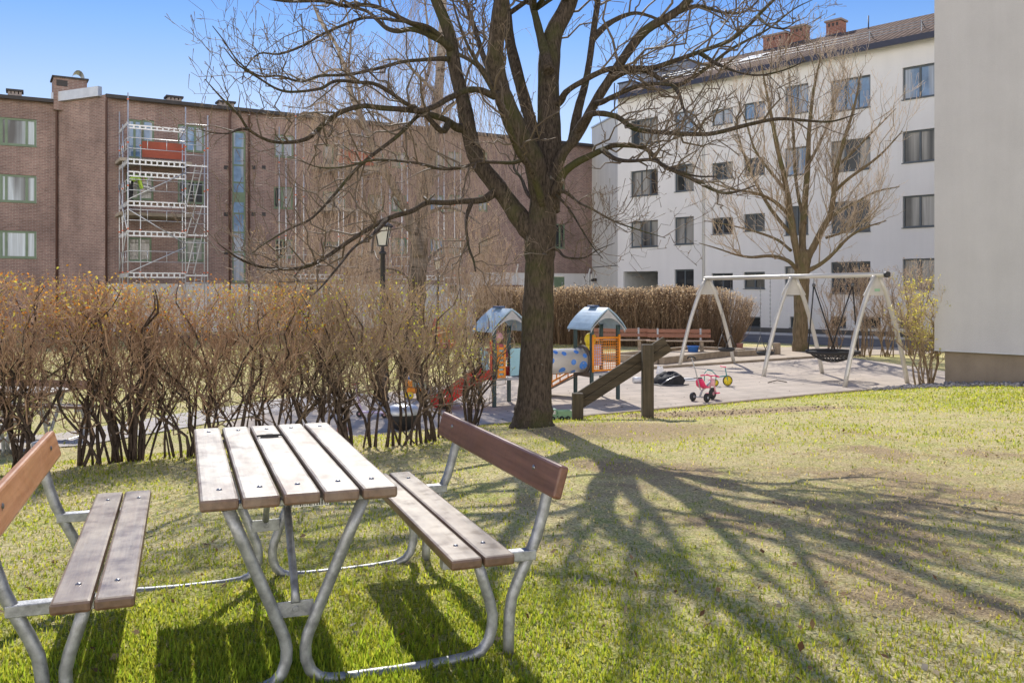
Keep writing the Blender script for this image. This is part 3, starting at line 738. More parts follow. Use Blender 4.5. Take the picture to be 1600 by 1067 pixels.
for (a,b,g) in ((133,178,'g_skyrefl'),(230,274,'g_skyrefl'),(322,367,'g_dark'),(416,461,'g_part')): addw(1226,1263,a,b,(.5,),g)
for (a,b,g) in ((122,172,'g_skyrefl'),(218,267,'g_part'),(314,363,'g_dark'),(409,459,'g_dark')): addw(1298,1360,a,b,(.36,.68),g)
for (a,b,g) in ((102,153,'g_skyrefl'),(203,253,'g_part'),(305,355,'g_curt'),(404,452,'g_part')): addw(1410,1464,a,b,(.5,),g)
for x0,x1 in ((1166,1188),(1234,1256),(1297,1322),(1346,1376),(1404,1436)): addw(x0,x1,495,512,(),'g_dark')
passage=W.rect(974,1028,424,470); passage=(passage[0],passage[1],-.3,passage[3])
UE=31.0; ZE=12.95
ops=[w[0] for w in wins]+[passage]
mb=MB(); W.wall(mb,0,UE,-.42,ZE-.1,ops,.14)
# end walls and back, so it stands as a block
mb.face([W.p(0,-.42,0),W.p(0,-.42,-11),W.p(0,ZE-.1,-11),W.p(0,ZE-.1,0)]); mb.face([W.p(UE,-.42,0),W.p(UE,-.42,-11),W.p(UE,ZE-.1,-11),W.p(UE,ZE-.1,0)])
mb.face([W.p(0,-.42,-11),W.p(UE,-.42,-11),W.p(UE,ZE-.1,-11),W.p(0,ZE-.1,-11)])
mb.build('wall',M['white'],wb)
mb=MB(); W.box(mb,0,UE,-.75,-.421,-.05,.02); mb.build('plinth',M['darkplinth'],wb)
mb=MB(); a,b,c,d=passage
for q in ((W.p(a,c,-.14),W.p(a,c,-5),W.p(a,d,-5),W.p(a,d,-.14)),(W.p(b,c,-.14),W.p(b,c,-5),W.p(b,d,-5),W.p(b,d,-.14)),(W.p(a,d,-.14),W.p(b,d,-.14),W.p(b,d,-5),W.p(a,d,-5)),(W.p(a,c,-5),W.p(b,c,-5),W.p(b,d,-5),W.p(a,d,-5)),(W.p(a,c,-.14),W.p(b,c,-.14),W.p(b,c,-5),W.p(a,c,-5))): mb.face(q)
mb.build('passage',M['offwhite'],wb)
for rc,cols,gl,rows in wins: window(W,wb,rc,M['greyframe'],M[gl],cols,rows,.075,.10,M['greyframe'])
# roof
m=bpy.data.materials.new('clay_tiles'); t=nt(m); co=coords(t,'UV')
sp=t.nodes.new('ShaderNodeSeparateXYZ'); t.links.new(co,sp.inputs[0])
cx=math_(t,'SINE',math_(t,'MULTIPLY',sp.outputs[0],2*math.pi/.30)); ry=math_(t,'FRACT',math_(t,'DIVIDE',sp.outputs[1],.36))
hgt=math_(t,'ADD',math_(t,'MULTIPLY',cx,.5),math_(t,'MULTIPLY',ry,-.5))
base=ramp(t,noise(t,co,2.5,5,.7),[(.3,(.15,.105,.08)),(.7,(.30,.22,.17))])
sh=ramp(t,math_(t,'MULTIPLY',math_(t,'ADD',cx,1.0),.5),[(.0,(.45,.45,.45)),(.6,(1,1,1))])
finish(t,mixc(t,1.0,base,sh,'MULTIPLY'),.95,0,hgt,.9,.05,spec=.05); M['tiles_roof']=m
ov=.45; rise=2.5; back=5.2; z0=ZE-.02
def roofquad(mb,ua,ub,o0,za,o1,zb):
    L=math.hypot(o1-o0,zb-za)
    mb.face([W.p(ua,za,o0),W.p(ub,za,o0),W.p(ub,zb,o1),W.p(ua,zb,o1)],0,[(ua,0),(ub,0),(ub,L),(ua,L)])
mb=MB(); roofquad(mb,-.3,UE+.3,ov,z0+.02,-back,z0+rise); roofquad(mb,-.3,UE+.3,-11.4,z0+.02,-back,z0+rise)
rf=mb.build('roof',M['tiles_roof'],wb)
mb=MB(); W.box(mb,-.3,UE+.3,z0-.26,z0+.01,ov-.02,ov+.10); mb.build('gutter',M['fascia'],rf)
mb=MB(); W.box(mb,-.3,UE+.3,z0-.12,z0-.06,0,ov-.02); mb.build('soffit',M['white'],rf)
sl=rise/(back+ov)
mb=MB()
for k,dz in ((.75,.20),(.75,.32),(.75,.44)):
    mb.tube([W.p(3,z0+.02+sl*k+dz,ov-k),W.p(UE,z0+.02+sl*k+dz,ov-k)],.016,5)
for u in np.arange(3,UE,2.4):
    mb.beam(W.p(u,z0+.02+sl*.75,ov-.75),W.p(u,z0+.02+sl*.75+.5,ov-.75),.05,.03)
    mb.beam(W.p(u,z0+.04+sl*1.2,ov-1.2),W.p(u,z0+.02+sl*.75+.46,ov-.75),.05,.03)
mb.build('snow_guard',M['galv'],rf)
def roof_z(off): return z0+.02+sl*(ov-off)
def chimney(x0,x1,ytop,off):
    a,b=W.u(x0,off),W.u(x1,off); zt=W.z((x0+x1)/2,ytop,off)
    w=(b-a)
    mb=MB(); W.box(mb,a+.05,b-.05,roof_z(off)-1.2,zt-.1,off-.35,off+.35)
    c=mb.build('chimney',M['brickc'],rf)
    # planar uv for the bricks
    for p in c.data.polygons:
        for li in p.loop_indices:
            v=c.data.vertices[c.data.loops[li].vertex_index].co; c.data.uv_layers[0].data[li].uv=(v.x*.7-v.y*.7,v.z)
    cm=MB(); W.box(cm,a-.03,b+.03,zt-.1,zt,off-.42,off+.42); W.box(cm,a+.1,b-.1,zt,zt+.03,off-.3,off+.3); cm.build('chimney_cap',M['brickc'],c)
    vm=MB()
    for k in (.25,.5,.75): W.box(vm,a+w*k-.06,a+w*k+.06,zt-.36,zt-.18,off+.3,off+.354)
    vm.build('flue_opening',M['roofdark'],c)
    fm=MB(); W.box(fm,a+.02,b-.02,roof_z(off)-1.19,roof_z(off)-.1,off-.38,off+.38); fm.build('flashing',M['fascia'],c)
chimney(1196,1233,55,-4.9); chimney(1238,1262,42,-5.4); chimney(1294,1319,33,-5.3)
for px,yt in ((1357,25),(1161,75),(960,130)):
    off=-4.6 if px>1000 else -1.5; u=W.u(px,off); zt=W.z(px,yt,off); mb=MB(); mb.tube([W.p(u,zt-1.6,off),W.p(u,zt,off)],.035,6); mb.build('vent_pipe',M['fascia'],rf)
for (x0,x1,yt,o) in ((967,987,130,-.7),(1000,1032,113,-1.2),(1034,1078,100,-1.9)):
    a,b=W.u(x0,o),W.u(x1,o); zt=W.z((x0+x1)/2,yt,o)
    mb=MB(); W.box(mb,a,b,12.9,zt,o-3.0,o)
    for k in np.linspace(a+.02,b-.02,5): W.box(mb,k-.015,k+.015,12.91,zt-.02,o,o+.025)
    d=mb.build('dormer',M['slate'],rf)
    cm=MB(); W.box(cm,a-.06,b+.06,zt,zt+.08,o-3.05,o+.08); cm.build('dormer_cap',M['fascia'],d)
mb=MB(); k=3.2
for u0 in (W.u(1160,-2.6),): 
    roofquad(mb,u0,u0+1.3,-2.2,roof_z(-2.2)+.06,-3.2,roof_z(-3.2)+.06)
mb.build('skylight',M['flash'],rf)
for px in (1099,1047):
    u=W.u(px,.08); mb=MB()
    if px==1099: mb.tube([W.p(u,-.5,.09),W.p(u,ZE-.5,.09),W.p(u,ZE-.3,.3),W.p(u,ZE-.25,.45)],.055,8)
    else: continue
    for z in (1.5,4.5,7.5,10.5): W.box(mb,u-.08,u+.08,z,z+.05,.0,.13)
    mb.build('downpipe',M['offwhite'],wb)

# ---- brick apartment block on the left and behind
bb=thing('brick_apartment_block','long red brown brick apartment block with green window frames','building',(FA.x,FA.y,LOW))
B=Fac(FA,FD,FN)
UB=B.u(925); ZB=11.0
zl=B.z(400,444); ust=B.u(735); zr=B.z(870,427)
bw=[]
def addb(x0,x1,yt,yb,cols,gl,rows=(),panel=None,fr='greenframe'): bw.append((B.rect(x0,x1,yt,yb),cols,gl,rows,panel,fr))
addb(199,222,187,247,(.5,),'g_skyrefl'); addb(222.4,241,188,222,(),'g_skyrefl')
addb(278,319,196,237,(.33,.66),'g_skyrefl'); 
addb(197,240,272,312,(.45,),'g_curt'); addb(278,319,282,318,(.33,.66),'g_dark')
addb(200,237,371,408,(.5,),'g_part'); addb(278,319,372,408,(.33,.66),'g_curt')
addb(363,384,205,441,(),'g_skyrefl',(.20,.33,.455,.59,.66,.775,.89),(.53,.585))
addb(429,459,211,246,(.45,),'g_skyrefl'); addb(428,458,292,326,(.45,),'g_part'); addb(430,458,374,403,(.45,),'g_part')
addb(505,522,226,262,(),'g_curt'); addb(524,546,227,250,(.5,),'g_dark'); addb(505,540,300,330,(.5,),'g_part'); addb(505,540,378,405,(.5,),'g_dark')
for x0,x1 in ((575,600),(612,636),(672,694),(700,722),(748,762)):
    for yt,yb in ((238,262),(305,330),(372,396)): addb(x0,x1,yt,yb,(.5,),wr.choice(['g_part','g_skyrefl','g_curt']))
for yt,yb in ((262,298),(350,388)): addb(868,883,yt,yb,(.5,),'g_dark')
# ground floor openings in the rendered base
base_ops=[B.rect(430,446,447,472),B.rect(475,492,447,470),B.rect(505,520,447,470),B.rect(700,716,430,458)]
door_rc=B.rect(766,790,452,492)
gate_rc=B.rect(866,883,432,470)
brick_ops=[w[0] for w in bw]
mb=MB()
B.wall(mb,0,ust,zl,ZB,[o for o in brick_ops if o[1]<ust+.01],.12)
B.wall(mb,ust,UB,zr,ZB,[o for o in brick_ops if o[0]>ust-.01],.12)
mb.face([B.p(UB,zr,0),B.p(UB,zr,-10),B.p(UB,ZB,-10),B.p(UB,ZB,0)],0,[(0,zr),(10,zr),(10,ZB),(0,ZB)])
mb.build('wall',M['brick'],bb)
mb=MB(); B.wall(mb,0,ust,-.75,zl,[o for o in base_ops if o[1]<ust],.10,-.03); B.wall(mb,ust,UB,-.75,zr,[o for o in base_ops+[door_rc,gate_rc] if o[0]>ust],.10,-.03)
mb.face([B.p(ust,zl,0),B.p(ust,zl,-.03),B.p(ust,zr,-.03),B.p(ust,zr,0)])
mb.build('rendered_base',M['band'],bb)
for rc,cols,gl,rows,panel,fr in bw: window(B,bb,rc,M[fr],M[gl],cols,rows,.085,.06,M['greenframe'],panel)
for rc in base_ops: window(B,bb,rc,M['greenframe'],M['g_dark'],(.5,),(),.07,.05,None,None,-.03)
def door(F,parent,rc,mat,off):
    u0,u1,z0,z1=rc; mb=MB(); F.box(mb,u0+.01,u1-.01,z0,z1-.01,off-.12,off-.06); F.box(mb,u0+.12,u1-.12,z0+.15,z0+(z1-z0)*.45,off-.06,off-.045); F.box(mb,u0+.12,u1-.12,z0+(z1-z0)*.52,z1-.15,off-.06,off-.045)
    d=mb.build('door',mat,parent); hm=MB(); hm.tube([F.p(u1-.2,z0+1.0,off-.045),F.p(u1-.2,z0+1.2,off-.0)],.02,6); hm.build('handle',M['flash'],d)
door(B,bb,door_rc,M['brownpipe'],-.03); door(B,bb,gate_rc,M['greenframe'],-.03)
mb=MB(); u0,u1,_,z1=door_rc
B.box(mb,u0-.5,u1+.6,z1+.15,z1+.26,-.03,1.1)
mb.beam(B.p(u0-.3,z1-.5,0),B.p(u0-.3,z1+.15,.9),.06,.06); mb.beam(B.p(u1+.4,z1-.5,0),B.p(u1+.4,z1+.15,.9),.06,.06)
mb.build('canopy',M['brownpipe'],bb)
# return wall and left wing
p90=Vector((-23.07,45.5,0)); ret=Fac(p90,(FA-p90)[:2],(-(FA-p90).y*-1 if False else (FA-p90).y,-(FA-p90).x))
LR=(FA-p90).length
mb=MB(); ret.quad(mb,0,LR,-.75,ZB+.1); mb.build('return_wall',M['brick'],bb)
k0=(0-800)/FP
pl=Vector((k0*44.3,44.3,0)); wd=(p90-pl).normalized(); pl2=p90-wd*22
L=Fac(pl2,wd[:2],(wd.y,-wd.x)); LL=22.0
lw=[L.rect(-55,57,a,b) for a,b in ((183,226),(272,315),(360,403))]
zlw=L.z(90,160)
mb=MB(); L.wall(mb,0,LL,-.75,zlw,lw,.12); mb.build('wing_wall',M['brick'],bb)
for rc,g in zip(lw,('g_splitrefl','g_splitrefl','g_splitrefl')): window(L,bb,rc,M['greenframe'],M[g],(.24,.5,.57,.86),(),.10,.05,M['greenframe'])
# roofs: thin dark edges with a low slope behind
def edge_roof(F,u0,u1,z,depth=9,rise=.9,over=.25):
    mb=MB()
    mb.face([F.p(u0,z+.10,over),F.p(u1,z+.10,over),F.p(u1,z+.1+rise,-depth),F.p(u0,z+.1+rise,-depth)])
    F.box(mb,u0,u1,z-.02,z+.098,-.1,over)
    F.box(mb,u0,u1,z-.10,z+.05,over,over+.12)
    return mb
r1=edge_roof(B,0,UB,ZB).build('roof',M['roofdark'],bb); r2=edge_roof(L,0,LL,zlw).build('roof',M['roofdark'],bb)
mb=MB(); ret.box(mb,-.2,LR-.25,ZB+.02,ZB+.50,.0,.22); mb.build('roof_flashing',M['flash'],r1)
mb=MB(); B.box(mb,.1,.7,ZB-.05,ZB+.0,.1,.3); mb.build('gutter_end',M['brownpipe'],r1)
# chimneys
def brickbox(F,x0,x1,yt,yb,off,dep,parent,name='chimney'):
    u0,u1,z0,z1=F.rect(x0,x1,yt,yb,off); mb=MB(); F.box(mb,u0,u1,z0-.6,z1-.08,off-dep,off)
    c=mb.build(name,M['brick'],parent)
    for p in c.data.polygons:
        for li in p.loop_indices:
            v=c.data.vertices[c.data.loops[li].vertex_index].co; c.data.uv_layers[0].data[li].uv=(v.x-v.y*.6,v.z)
    cm=MB(); F.box(cm,u0-.08,u1+.08,z1-.08,z1,off-dep-.08,off+.08); cm.build('chimney_cap',M['roofdark'],c)
    return c,(u0,u1,z0,z1)
c,(u0,u1,z0,z1)=brickbox(B,84,136,121,155,-2.5,1.4,r1)
mb=MB(); n=14; a0,a1=u0+.85,u1-.1
V=[];Fc=[]
for i in range(n+1):
    th=math.pi*(.04+.92*i/n); uu=(a0+a1)/2-math.cos(th)*(a1-a0)/2; zz=z1+.0+math.sin(th)*.42
    V+=[B.p(uu,zz,-2.6),B.p(uu,zz,-3.7)]
for i in range(n): Fc.append((2*i,2*i+2,2*i+3,2*i+1))
mb.idx(V,Fc,0,True); mb.build('curved_cowl',M['flash'],c)
mb=MB(); B.box(mb,u0+.12,u0+.62,z1-.5,z1-.2,-2.52,-2.48); mb.build('flue_opening',M['roofdark'],c)
def vent(F,x0,x1,yt,yb,parent):
    off=-.7; u0,u1,z0,z1=F.rect(x0,x1,yt,yb,off); mb=MB()
    F.box(mb,u0,u1,z0-.5,z0+.12,off-.6,off)
    for k in (0,.27,.53,.8): F.box(mb,u0+(u1-u0)*k+.002,u0+(u1-u0)*(k+.2)-.002,z0+.12,z1-.1,off-.6,off-.002)
    v=mb.build('vent_stack',M['brick'],parent)
    cm=MB(); F.box(cm,u0-.08,u1+.08,z1-.1,z1,off-.7,off+.08); cm.build('vent_cap',M['roofdark'],v)
vent(L,12,34,140,151,r2); vent(B,262,284,150,160,r1); vent(B,343,366,158,168,r1); vent(B,476,500,176,186,r1); vent(B,700,718,198,207,r1)
def pipe(F,px,z0,z1,mat,off=.09,r=.055):
    u=F.u(px,off); mb=MB(); mb.tube([F.p(u,z0,off),F.p(u,z1-.5,off),F.p(u,z1-.25,off+.12),F.p(u,z1-.08,off+.2)],r,8)
    for z in np.arange(z0+1,z1-1,2.6): F.box(mb,u-.08,u+.08,z,z+.05,0,off+.06)
    mb.build('downpipe',mat,bb)
pipe(L,88.5,-.6,zlw,M['brownpipe']); pipe(B,166,-.6,ZB,M['brownpipe']); pipe(B,359,-.6,ZB,M['brownpipe']); pipe(B,389,-.6,ZB,M['brownpipe'])
pipe(B,807,-.6,3.2,M['whiteframe']); pipe(B,919.5,-.6,3.0,M['whiteframe'])
mb=MB()
for px in (353,396,412): 
    for py in (262,335,395):
        u=B.u(px); z=B.z(px,py); B.box(mb,u-.1,u+.1,z-.1,z+.1,0,.03)
mb.build('air_brick',M['roofdark'],bb)
# balconies: slab on each floor with the red front on the top one
def balcony(uu,levels,parent,panel):
    for i,z in enumerate(levels):
        mb=MB(); B.box(mb,uu,uu+3.3,z-.16,z,0.002,1.75); s=mb.build('balcony_slab',M['deck'],parent)
        if i==0 and panel:
            pm=MB(); B.box(pm,uu+1.0,uu+3.0,z+.08,z+.86,1.70,1.74); pm.build('balcony_front',M['red'],s)
ub1=B.u(222,1.7)-1.0
balcony(ub1,[B.z(245,250,1.7),B.z(245,333,1.7)],bb,True)
ub2=B.u(530,1.7)-1.0
balcony(ub2,[B.z(545,259,1.7),B.z(545,326,1.7),B.z(545,394,1.7)],bb,True)

# ---- infill wall between the two blocks
iw=thing('pale_link_building','pale grey rendered link wall between the brick and white blocks','building',(5.1,57.6,LOW))
pb=B.p(UB,0,-.02); pw=W.p(0,0,-1.2); pw=Vector(((966-800)/FP*54.2,54.2,0))
d=(pw-pb); I=Fac(pb,d[:2],(d.y,-d.x)); LI=d.length; zi=I.z(945,190)
mb=MB(); I.quad(mb,0.0,LI,-.75,zi); I.quad(mb,0,LI,zi,zi+.01,-4); 
mb.face([I.p(0,zi,0),I.p(LI,zi,0),I.p(LI,zi,-5),I.p(0,zi,-5)])
mb.build('wall',M['offwhite'],iw)
mb=MB(); I.box(mb,0,LI,zi,zi+.09,-.3,.08); mb.build('coping',M['flash'],iw)
zz=I.z(945,417); mb=MB(); I.box(mb,.05,LI-.02,zz,zz+.05,0,.02); mb.build('joint_strip',M['darkplinth'],iw)
mb=MB(); uu=I.u(927,.2); z=I.z(927,437,.2); I.box(mb,uu-.1,uu+.1,z-.1,z+.08,.0,.1); mb.beam(I.p(uu,z+.05,.05),I.p(uu+.25,z+.05,.3),.05,.05); I.box(mb,uu+.15,uu+.4,z-.12,z+.04,.2,.42); mb.build('wall_lamp',M['blackmetal'],iw)

# ---- grey rendered house close on the right
GA=Vector((660/FP*18.4,18.4,0)); GD=Vector((1.1,-1.3,0)).normalized(); GN=Vector((-1.3,-1.1,0)).normalized()
gh=thing('grey_rendered_house','corner of a smooth lilac grey rendered house on a recessed concrete plinth','building',(GA.x,GA.y,gzf(8.5,18)))
H=Fac(GA,GD,GN); zg=H.z(1460,547)
mb=MB(); 
nseg=12
H.quad(mb,0,14,zg,16)
mb.face([H.p(0,zg,0),H.p(0,zg,-12),H.p(0,16,-12),H.p(0,16,0)]); mb.face([H.p(0,zg,0),H.p(14,zg,0),H.p(14,zg,-12),H.p(0,zg,-12)])
mb.face([H.p(0,16,0),H.p(14,16,0),H.p(14,16,-12),H.p(0,16,-12)]); mb.face([H.p(14,zg,0),H.p(14,zg,-12),H.p(14,16,-12),H.p(14,16,0)]); mb.face([H.p(0,zg,-12),H.p(14,zg,-12),H.p(14,16,-12),H.p(0,16,-12)])
mb.build('wall',M['grey'],gh,0)
mb=MB(); H.box(mb,.16,13.9,-1.0,zg-.001,-11.8,-.12); mb.build('plinth',M['concrete'],gh)
mb=MB(); H.box(mb,.0,14,zg-.012,zg+.004,-.02,.012); mb.build('drip_edge',M['flash'],gh)
# gravel strip at its foot
rg=np.random.default_rng(3); n=3200
u=rg.uniform(-.9,13.5,n); of=rg.uniform(-.1,1.75,n)*(.6+.4*rg.random(n)); 
pos=np.array([H.p(a,0,b)[:] for a,b in zip(u,of)]); pos[:,2]=gz(pos[:,0],pos[:,1])+rg.uniform(.0,.05,n)
ico=np.array([[0,0,1],[.9,0,.3],[.28,.85,.3],[-.72,.53,.3],[-.72,-.53,.3],[.28,-.85,.3],[.5,.4,-.6],[-.4,.6,-.6],[-.6,-.3,-.6],[.3,-.6,-.6]])
tri=[]
from itertools import combinations
tr=np.array([[0,1,2],[0,2,3],[0,3,4],[0,4,5],[0,5,1],[1,6,2],[2,6,7],[2,7,3],[3,7,8],[3,8,4],[4,8,9],[4,9,5],[5,9,1],[1,9,6]])
V=[];T=[]
sc=rg.uniform(.018,.05,(n,1,1))*np.stack([np.ones(n),rg.uniform(.6,1,n),rg.uniform(.45,.8,n)],1)[:,None,:]
a=rg.uniform(0,6.28,n); Rz=np.stack([np.stack([np.cos(a),-np.sin(a),0*a],1),np.stack([np.sin(a),np.cos(a),0*a],1),np.stack([0*a,0*a,1+0*a],1)],1)
V=np.einsum('nij,nkj->nki',Rz,ico[None]*sc)+pos[:,None,:]
T=(tr[None]+(np.arange(n)*10)[:,None,None]).reshape(-1,3)
o=np_mesh('gravel',V.reshape(-1,3),None,T,None,M['gravelm'],None,False); o['kind']='stuff'; tag(o,'dark grey stones along the foot of the grey house','gravel')
# ------------------------------------------------------------------ scaffolds
RZF=math.atan2(5.2,8.71)
def scaffold(label,loc,full=True):
    t=thing('scaffold_tower',label,'scaffold',loc,RZF,'scaffold towers on the brick facade')
    A0,A1,A2=0.0,2.55,3.58            # bay lines along the wall
    y0,y1,yb=0.0,.73,2.9
    top=11.1
    def pole(x,y,h):
        mb=MB(); mb.tube([(x,y,0),(x,y,h)],.03,7)
        for z in np.arange(1.0,h,2.0): mb.lathe([(.03,-.03),(.045,-.03),(.045,.03),(.03,.03)],(x,y,z),8,mi=1)
        mb.build('standard_pole',[M['steel'],M['orangeclamp']],t,0,True)
    for x,y,h in ((A0,y0,top+.2),(A1,y0,top-.2),(A2,y0,top-.5),(.65,y1,top-1.2),(A1,y1,top-1.0),(A2,y1,top-1.0),(A0,yb,top-.2),(A0-.02,1.6,top-1)): pole(x,y,h)
    def lattice(a,b,h=.20):
        """a perforated deck edge: two rails with short plates between"""
        a=Vector(a); b=Vector(b); mb=MB(); L=(b-a).length
        mb.beam(a+Vector((0,0,h/2)),b+Vector((0,0,h/2)),.045,.06); mb.beam(a-Vector((0,0,h/2)),b-Vector((0,0,h/2)),.045,.06)
        n=max(2,int(L/.24))
        for k in range(n+1):
            c=a+(b-a)*(k/n); mb.box(c,(.07,.03,h-.06),0)
        mb.build('deck_beam',M['steel'],t,0,True)
    def rail(a,b,zs,nv=3):
        a=Vector(a); b=Vector(b); mb=MB()
        for z in zs: mb.tube([a+Vector((0,0,z)),b+Vector((0,0,z))],.02,5)
        for k in range(nv+1):
            c=a+(b-a)*(k/nv); mb.tube([c+Vector((0,0,zs[0])),c+Vector((0,0,zs[-1]))],.018,5)
        mb.build('guard_rail',M['steel'],t,0,True)
    decks=[2.85,4.78,6.18,8.12] if full else [2.85]
    for i,z in enumerate(decks):
        lattice((A0,y0,z),(A1,y0,z)); lattice((A0,y0,z),(A0,yb,z),.16)
        mb=MB(); mb.beam((A1,y0,z),(A2,y0,z),.05,.06); mb.tube([(A1,y0,z-.35),(A2,y0,z-.35)],.025,5); mb.tube([(A1,y0,z-.28),(A1+.0,y1,z-.28)],.025,5); mb.build('ledger',M['steel'],t,0,True)
        mb=MB()
        for k in range(3): mb.box(((A0+A1)/2,y0+.13+k*.235,z+.09),(A1-A0-.08,.22,.045))
        mb.build('deck_board',M['osb'] if i==2 else M['deck'],t,0,True)
        if i!=1:
            mb=MB(); mb.box((A0+.3,(y1+yb)/2,z+.09),(.6,yb-y1-.1,.045)); mb.build('deck_board',M['deck'],t,0,True)
        rail((A0,y0,z),(A1,y0,z),(.62,1.12)); rail((A0,y0,z),(A0,yb,z),(.62,1.12),4); rail((A1,y1,z),(A2,y1,z),(.62,1.12),2)
    if not full: return t
    lattice((A0,y0,7.55),(A1,y0,7.55),.2); lattice((A0,y0+.02,9.75),(A1,y0+.02,9.75),.14); lattice((A0,y0,9.9),(A0,yb,9.9),.12); lattice((A0,y0,7.2),(A0+1.6,yb,7.2),.16)
    mb=MB(); mb.tube([(A1,y0,10.1),(A2,y0,10.1)],.03,6); mb.build('ledger',M['steel'],t,0,True)
    def diag(a,b):
        mb=MB(); mb.tube([a,b],.026,6); mb.build('diagonal_brace',M['steel'],t,0,True)
    f=-.05
    diag((A0,f,6.35),(A1,f,7.75)); diag((A0,f,5.9),(A1,f,4.35)); diag((A0,f,2.95),(A1,f,4.2)); diag((A0-.05,yb,7.3),(A0-.05,y0,5.0)); diag((A0-.05,yb,2.8),(A0-.05,y0,4.9))
    # ladders in the narrow bay
    for z0,z1 in ((.2,2.85),(2.85,4.78),(4.78,6.18),(6.18,8.12)):
        mb=MB()
        for dx in (0,.32):
            mb.beam((A1+.18+dx,y1-.1,z0+.1),(A1+.50+dx,y0+.12,z1+.1),.03,.05)
        n=int((z1-z0)/.28)
        for k in range(1,n):
            f_=k/n; x=A1+.18+.32*f_; y=y1-.1+(y0+.12-y1+.1)*f_; z=z0+.1+(z1-z0)*f_
            mb.tube([(x,y,z),(x+.32,y,z)],.014,4)
        mb.build('ladder',M['steel'],t,0,True)
    return t
us=B.u(200,3.2); q=B.p(us,LOW,3.2)
s1=scaffold('nearest silver scaffold tower on the brick facade, with the red balcony front behind it',q)
for px,lab in ((462,'middle silver scaffold tower on the brick facade, seen through the bare branches'),(628,'farthest silver scaffold tower on the brick facade, behind the birch trunk')):
    u=B.u(px,3.2); scaffold(lab,B.p(u,LOW,3.2),False)

# ------------------------------------------------------------------ people
def skin_body(name,pts,edges,rad,mat,parent=None,sub=2,root=0,local=True):
    me=bpy.data.meshes.new(name); me.from_pydata([tuple(p) for p in pts],edges,[]); me.update()
    o=bpy.data.objects.new(name,me); COL.objects.link(o)
    if parent is not None: o.parent=parent
    sm=o.modifiers.new('s','SKIN'); sm.use_smooth_shade=True
    for i,r in enumerate(rad):
        r=(r,r) if not isinstance(r,tuple) else r
        me.skin_vertices[0].data[i].radius=r
    me.skin_vertices[0].data[root].use_root=True
    s=o.modifiers.new('u','SUBSURF'); s.levels=sub; s.render_levels=sub
    me.materials.append(mat)
    return o
def sk(name,chains,mat,parent,sub=1,root=0):
    """chains: lists of (point, radius); equal points are shared joints"""
    key={}; pts=[]; rad=[]; ed=[]
    for ch in chains:
        last=None
        for p,r in ch:
            kk=tuple(round(c,4) for c in p)
            if kk not in key: key[kk]=len(pts); pts.append(p); rad.append(r)
            i=key[kk]
            if last is not None and last!=i: ed.append((last,i))
            last=i
    return skin_body(name,pts,ed,rad,mat,parent,sub,root)
def head(parent,c,r,fwd,up,hairmat=None):
    """an ovoid head with brow, nose, chin and ears; fwd is the way the face looks"""
    f=Vector(fwd).normalized(); u=Vector(up).normalized(); s=f.cross(u).normalized(); u=s.cross(f)
    Mx=Matrix((s,f,u)).transposed(); mb=MB(); V=[];F=[]; n=14;k=10
    for i in range(k+1):
        th=math.pi*i/k
        for j in range(n):
            ph=2*math.pi*j/n; x=math.sin(th)*math.cos(ph)*.78; y=math.sin(th)*math.sin(ph)*.95; z=math.cos(th)*1.15
            if z<-.2: x*=.85; y=y*.9+.05
            if y>.7 and abs(x)<.25 and -.35<z<.1: y+=.18
            V.append(Vector(c)+Mx@Vector((x,y,z))*r)
    for i in range(k):
        for j in range(n): F.append((i*n+j,(i+1)*n+j,(i+1)*n+(j+1)%n,i*n+(j+1)%n))
    mb.idx(V,F,0,True)
    for sx in (-1,1): mb.lathe([(.001,.1*r),(.16*r,.05*r),(.2*r,-.05*r)],Vector(c)+Mx@Vector((sx*.8*r,0,-.05*r)),8,M=(Mx@Vector((sx,0,0))).to_track_quat('Z','Y').to_matrix())
    return mb
# worker bending over on the third deck of the near scaffold
wu=B.u(204,2.9); wp=B.p(wu,0,2.75); wz=LOW+6.18+.113
wk=thing('person','worker in a bright yellow jacket and dark trousers bending over on the scaffold deck','person',(wp.x,wp.y,wz),RZF)
bodyc=[[((0,0,.92),.15),((.10,0,1.06),.15),((.27,0,1.17),.17),((.40,0,1.18),.15),((.50,0,1.14),.06)],
       [((.40,0,1.18),.15),((.40,.19,1.12),.075),((.44,.22,.86),.055),((.52,.18,.62),.045)],
       [((.40,0,1.18),.15),((.40,-.19,1.12),.075),((.45,-.22,.86),.055),((.54,-.18,.62),.045)]]
sk('body',[[((0,0,.90),.12),((0,.10,.86),.10),((.05,.12,.48),.075),((-.02,.12,.09),.05),((.14,.13,.04),.045)],
           [((0,0,.90),.12),((0,-.10,.86),.10),((.07,-.12,.48),.075),((.02,-.12,.09),.05),((.18,-.13,.04),.045)]],M['blackcloth'],wk)
sk('jacket',bodyc,M['hivis'],wk)
hm=head(wk,(.60,0,1.10),.115,(.55,0,-.85),(.85,0,.5)); hm.build('head',M['skin'],wk,0,True)
hb=MB(); 
hb.lathe([(.001,.15),(.07,.135),(.12,.08),(.135,0),(.16,-.005)],(.62,0,1.125),14,M=Vector((.85,0,.55)).to_track_quat('Z','Y').to_matrix()); hb.build('helmet',M['hivis'],wk,0,True)
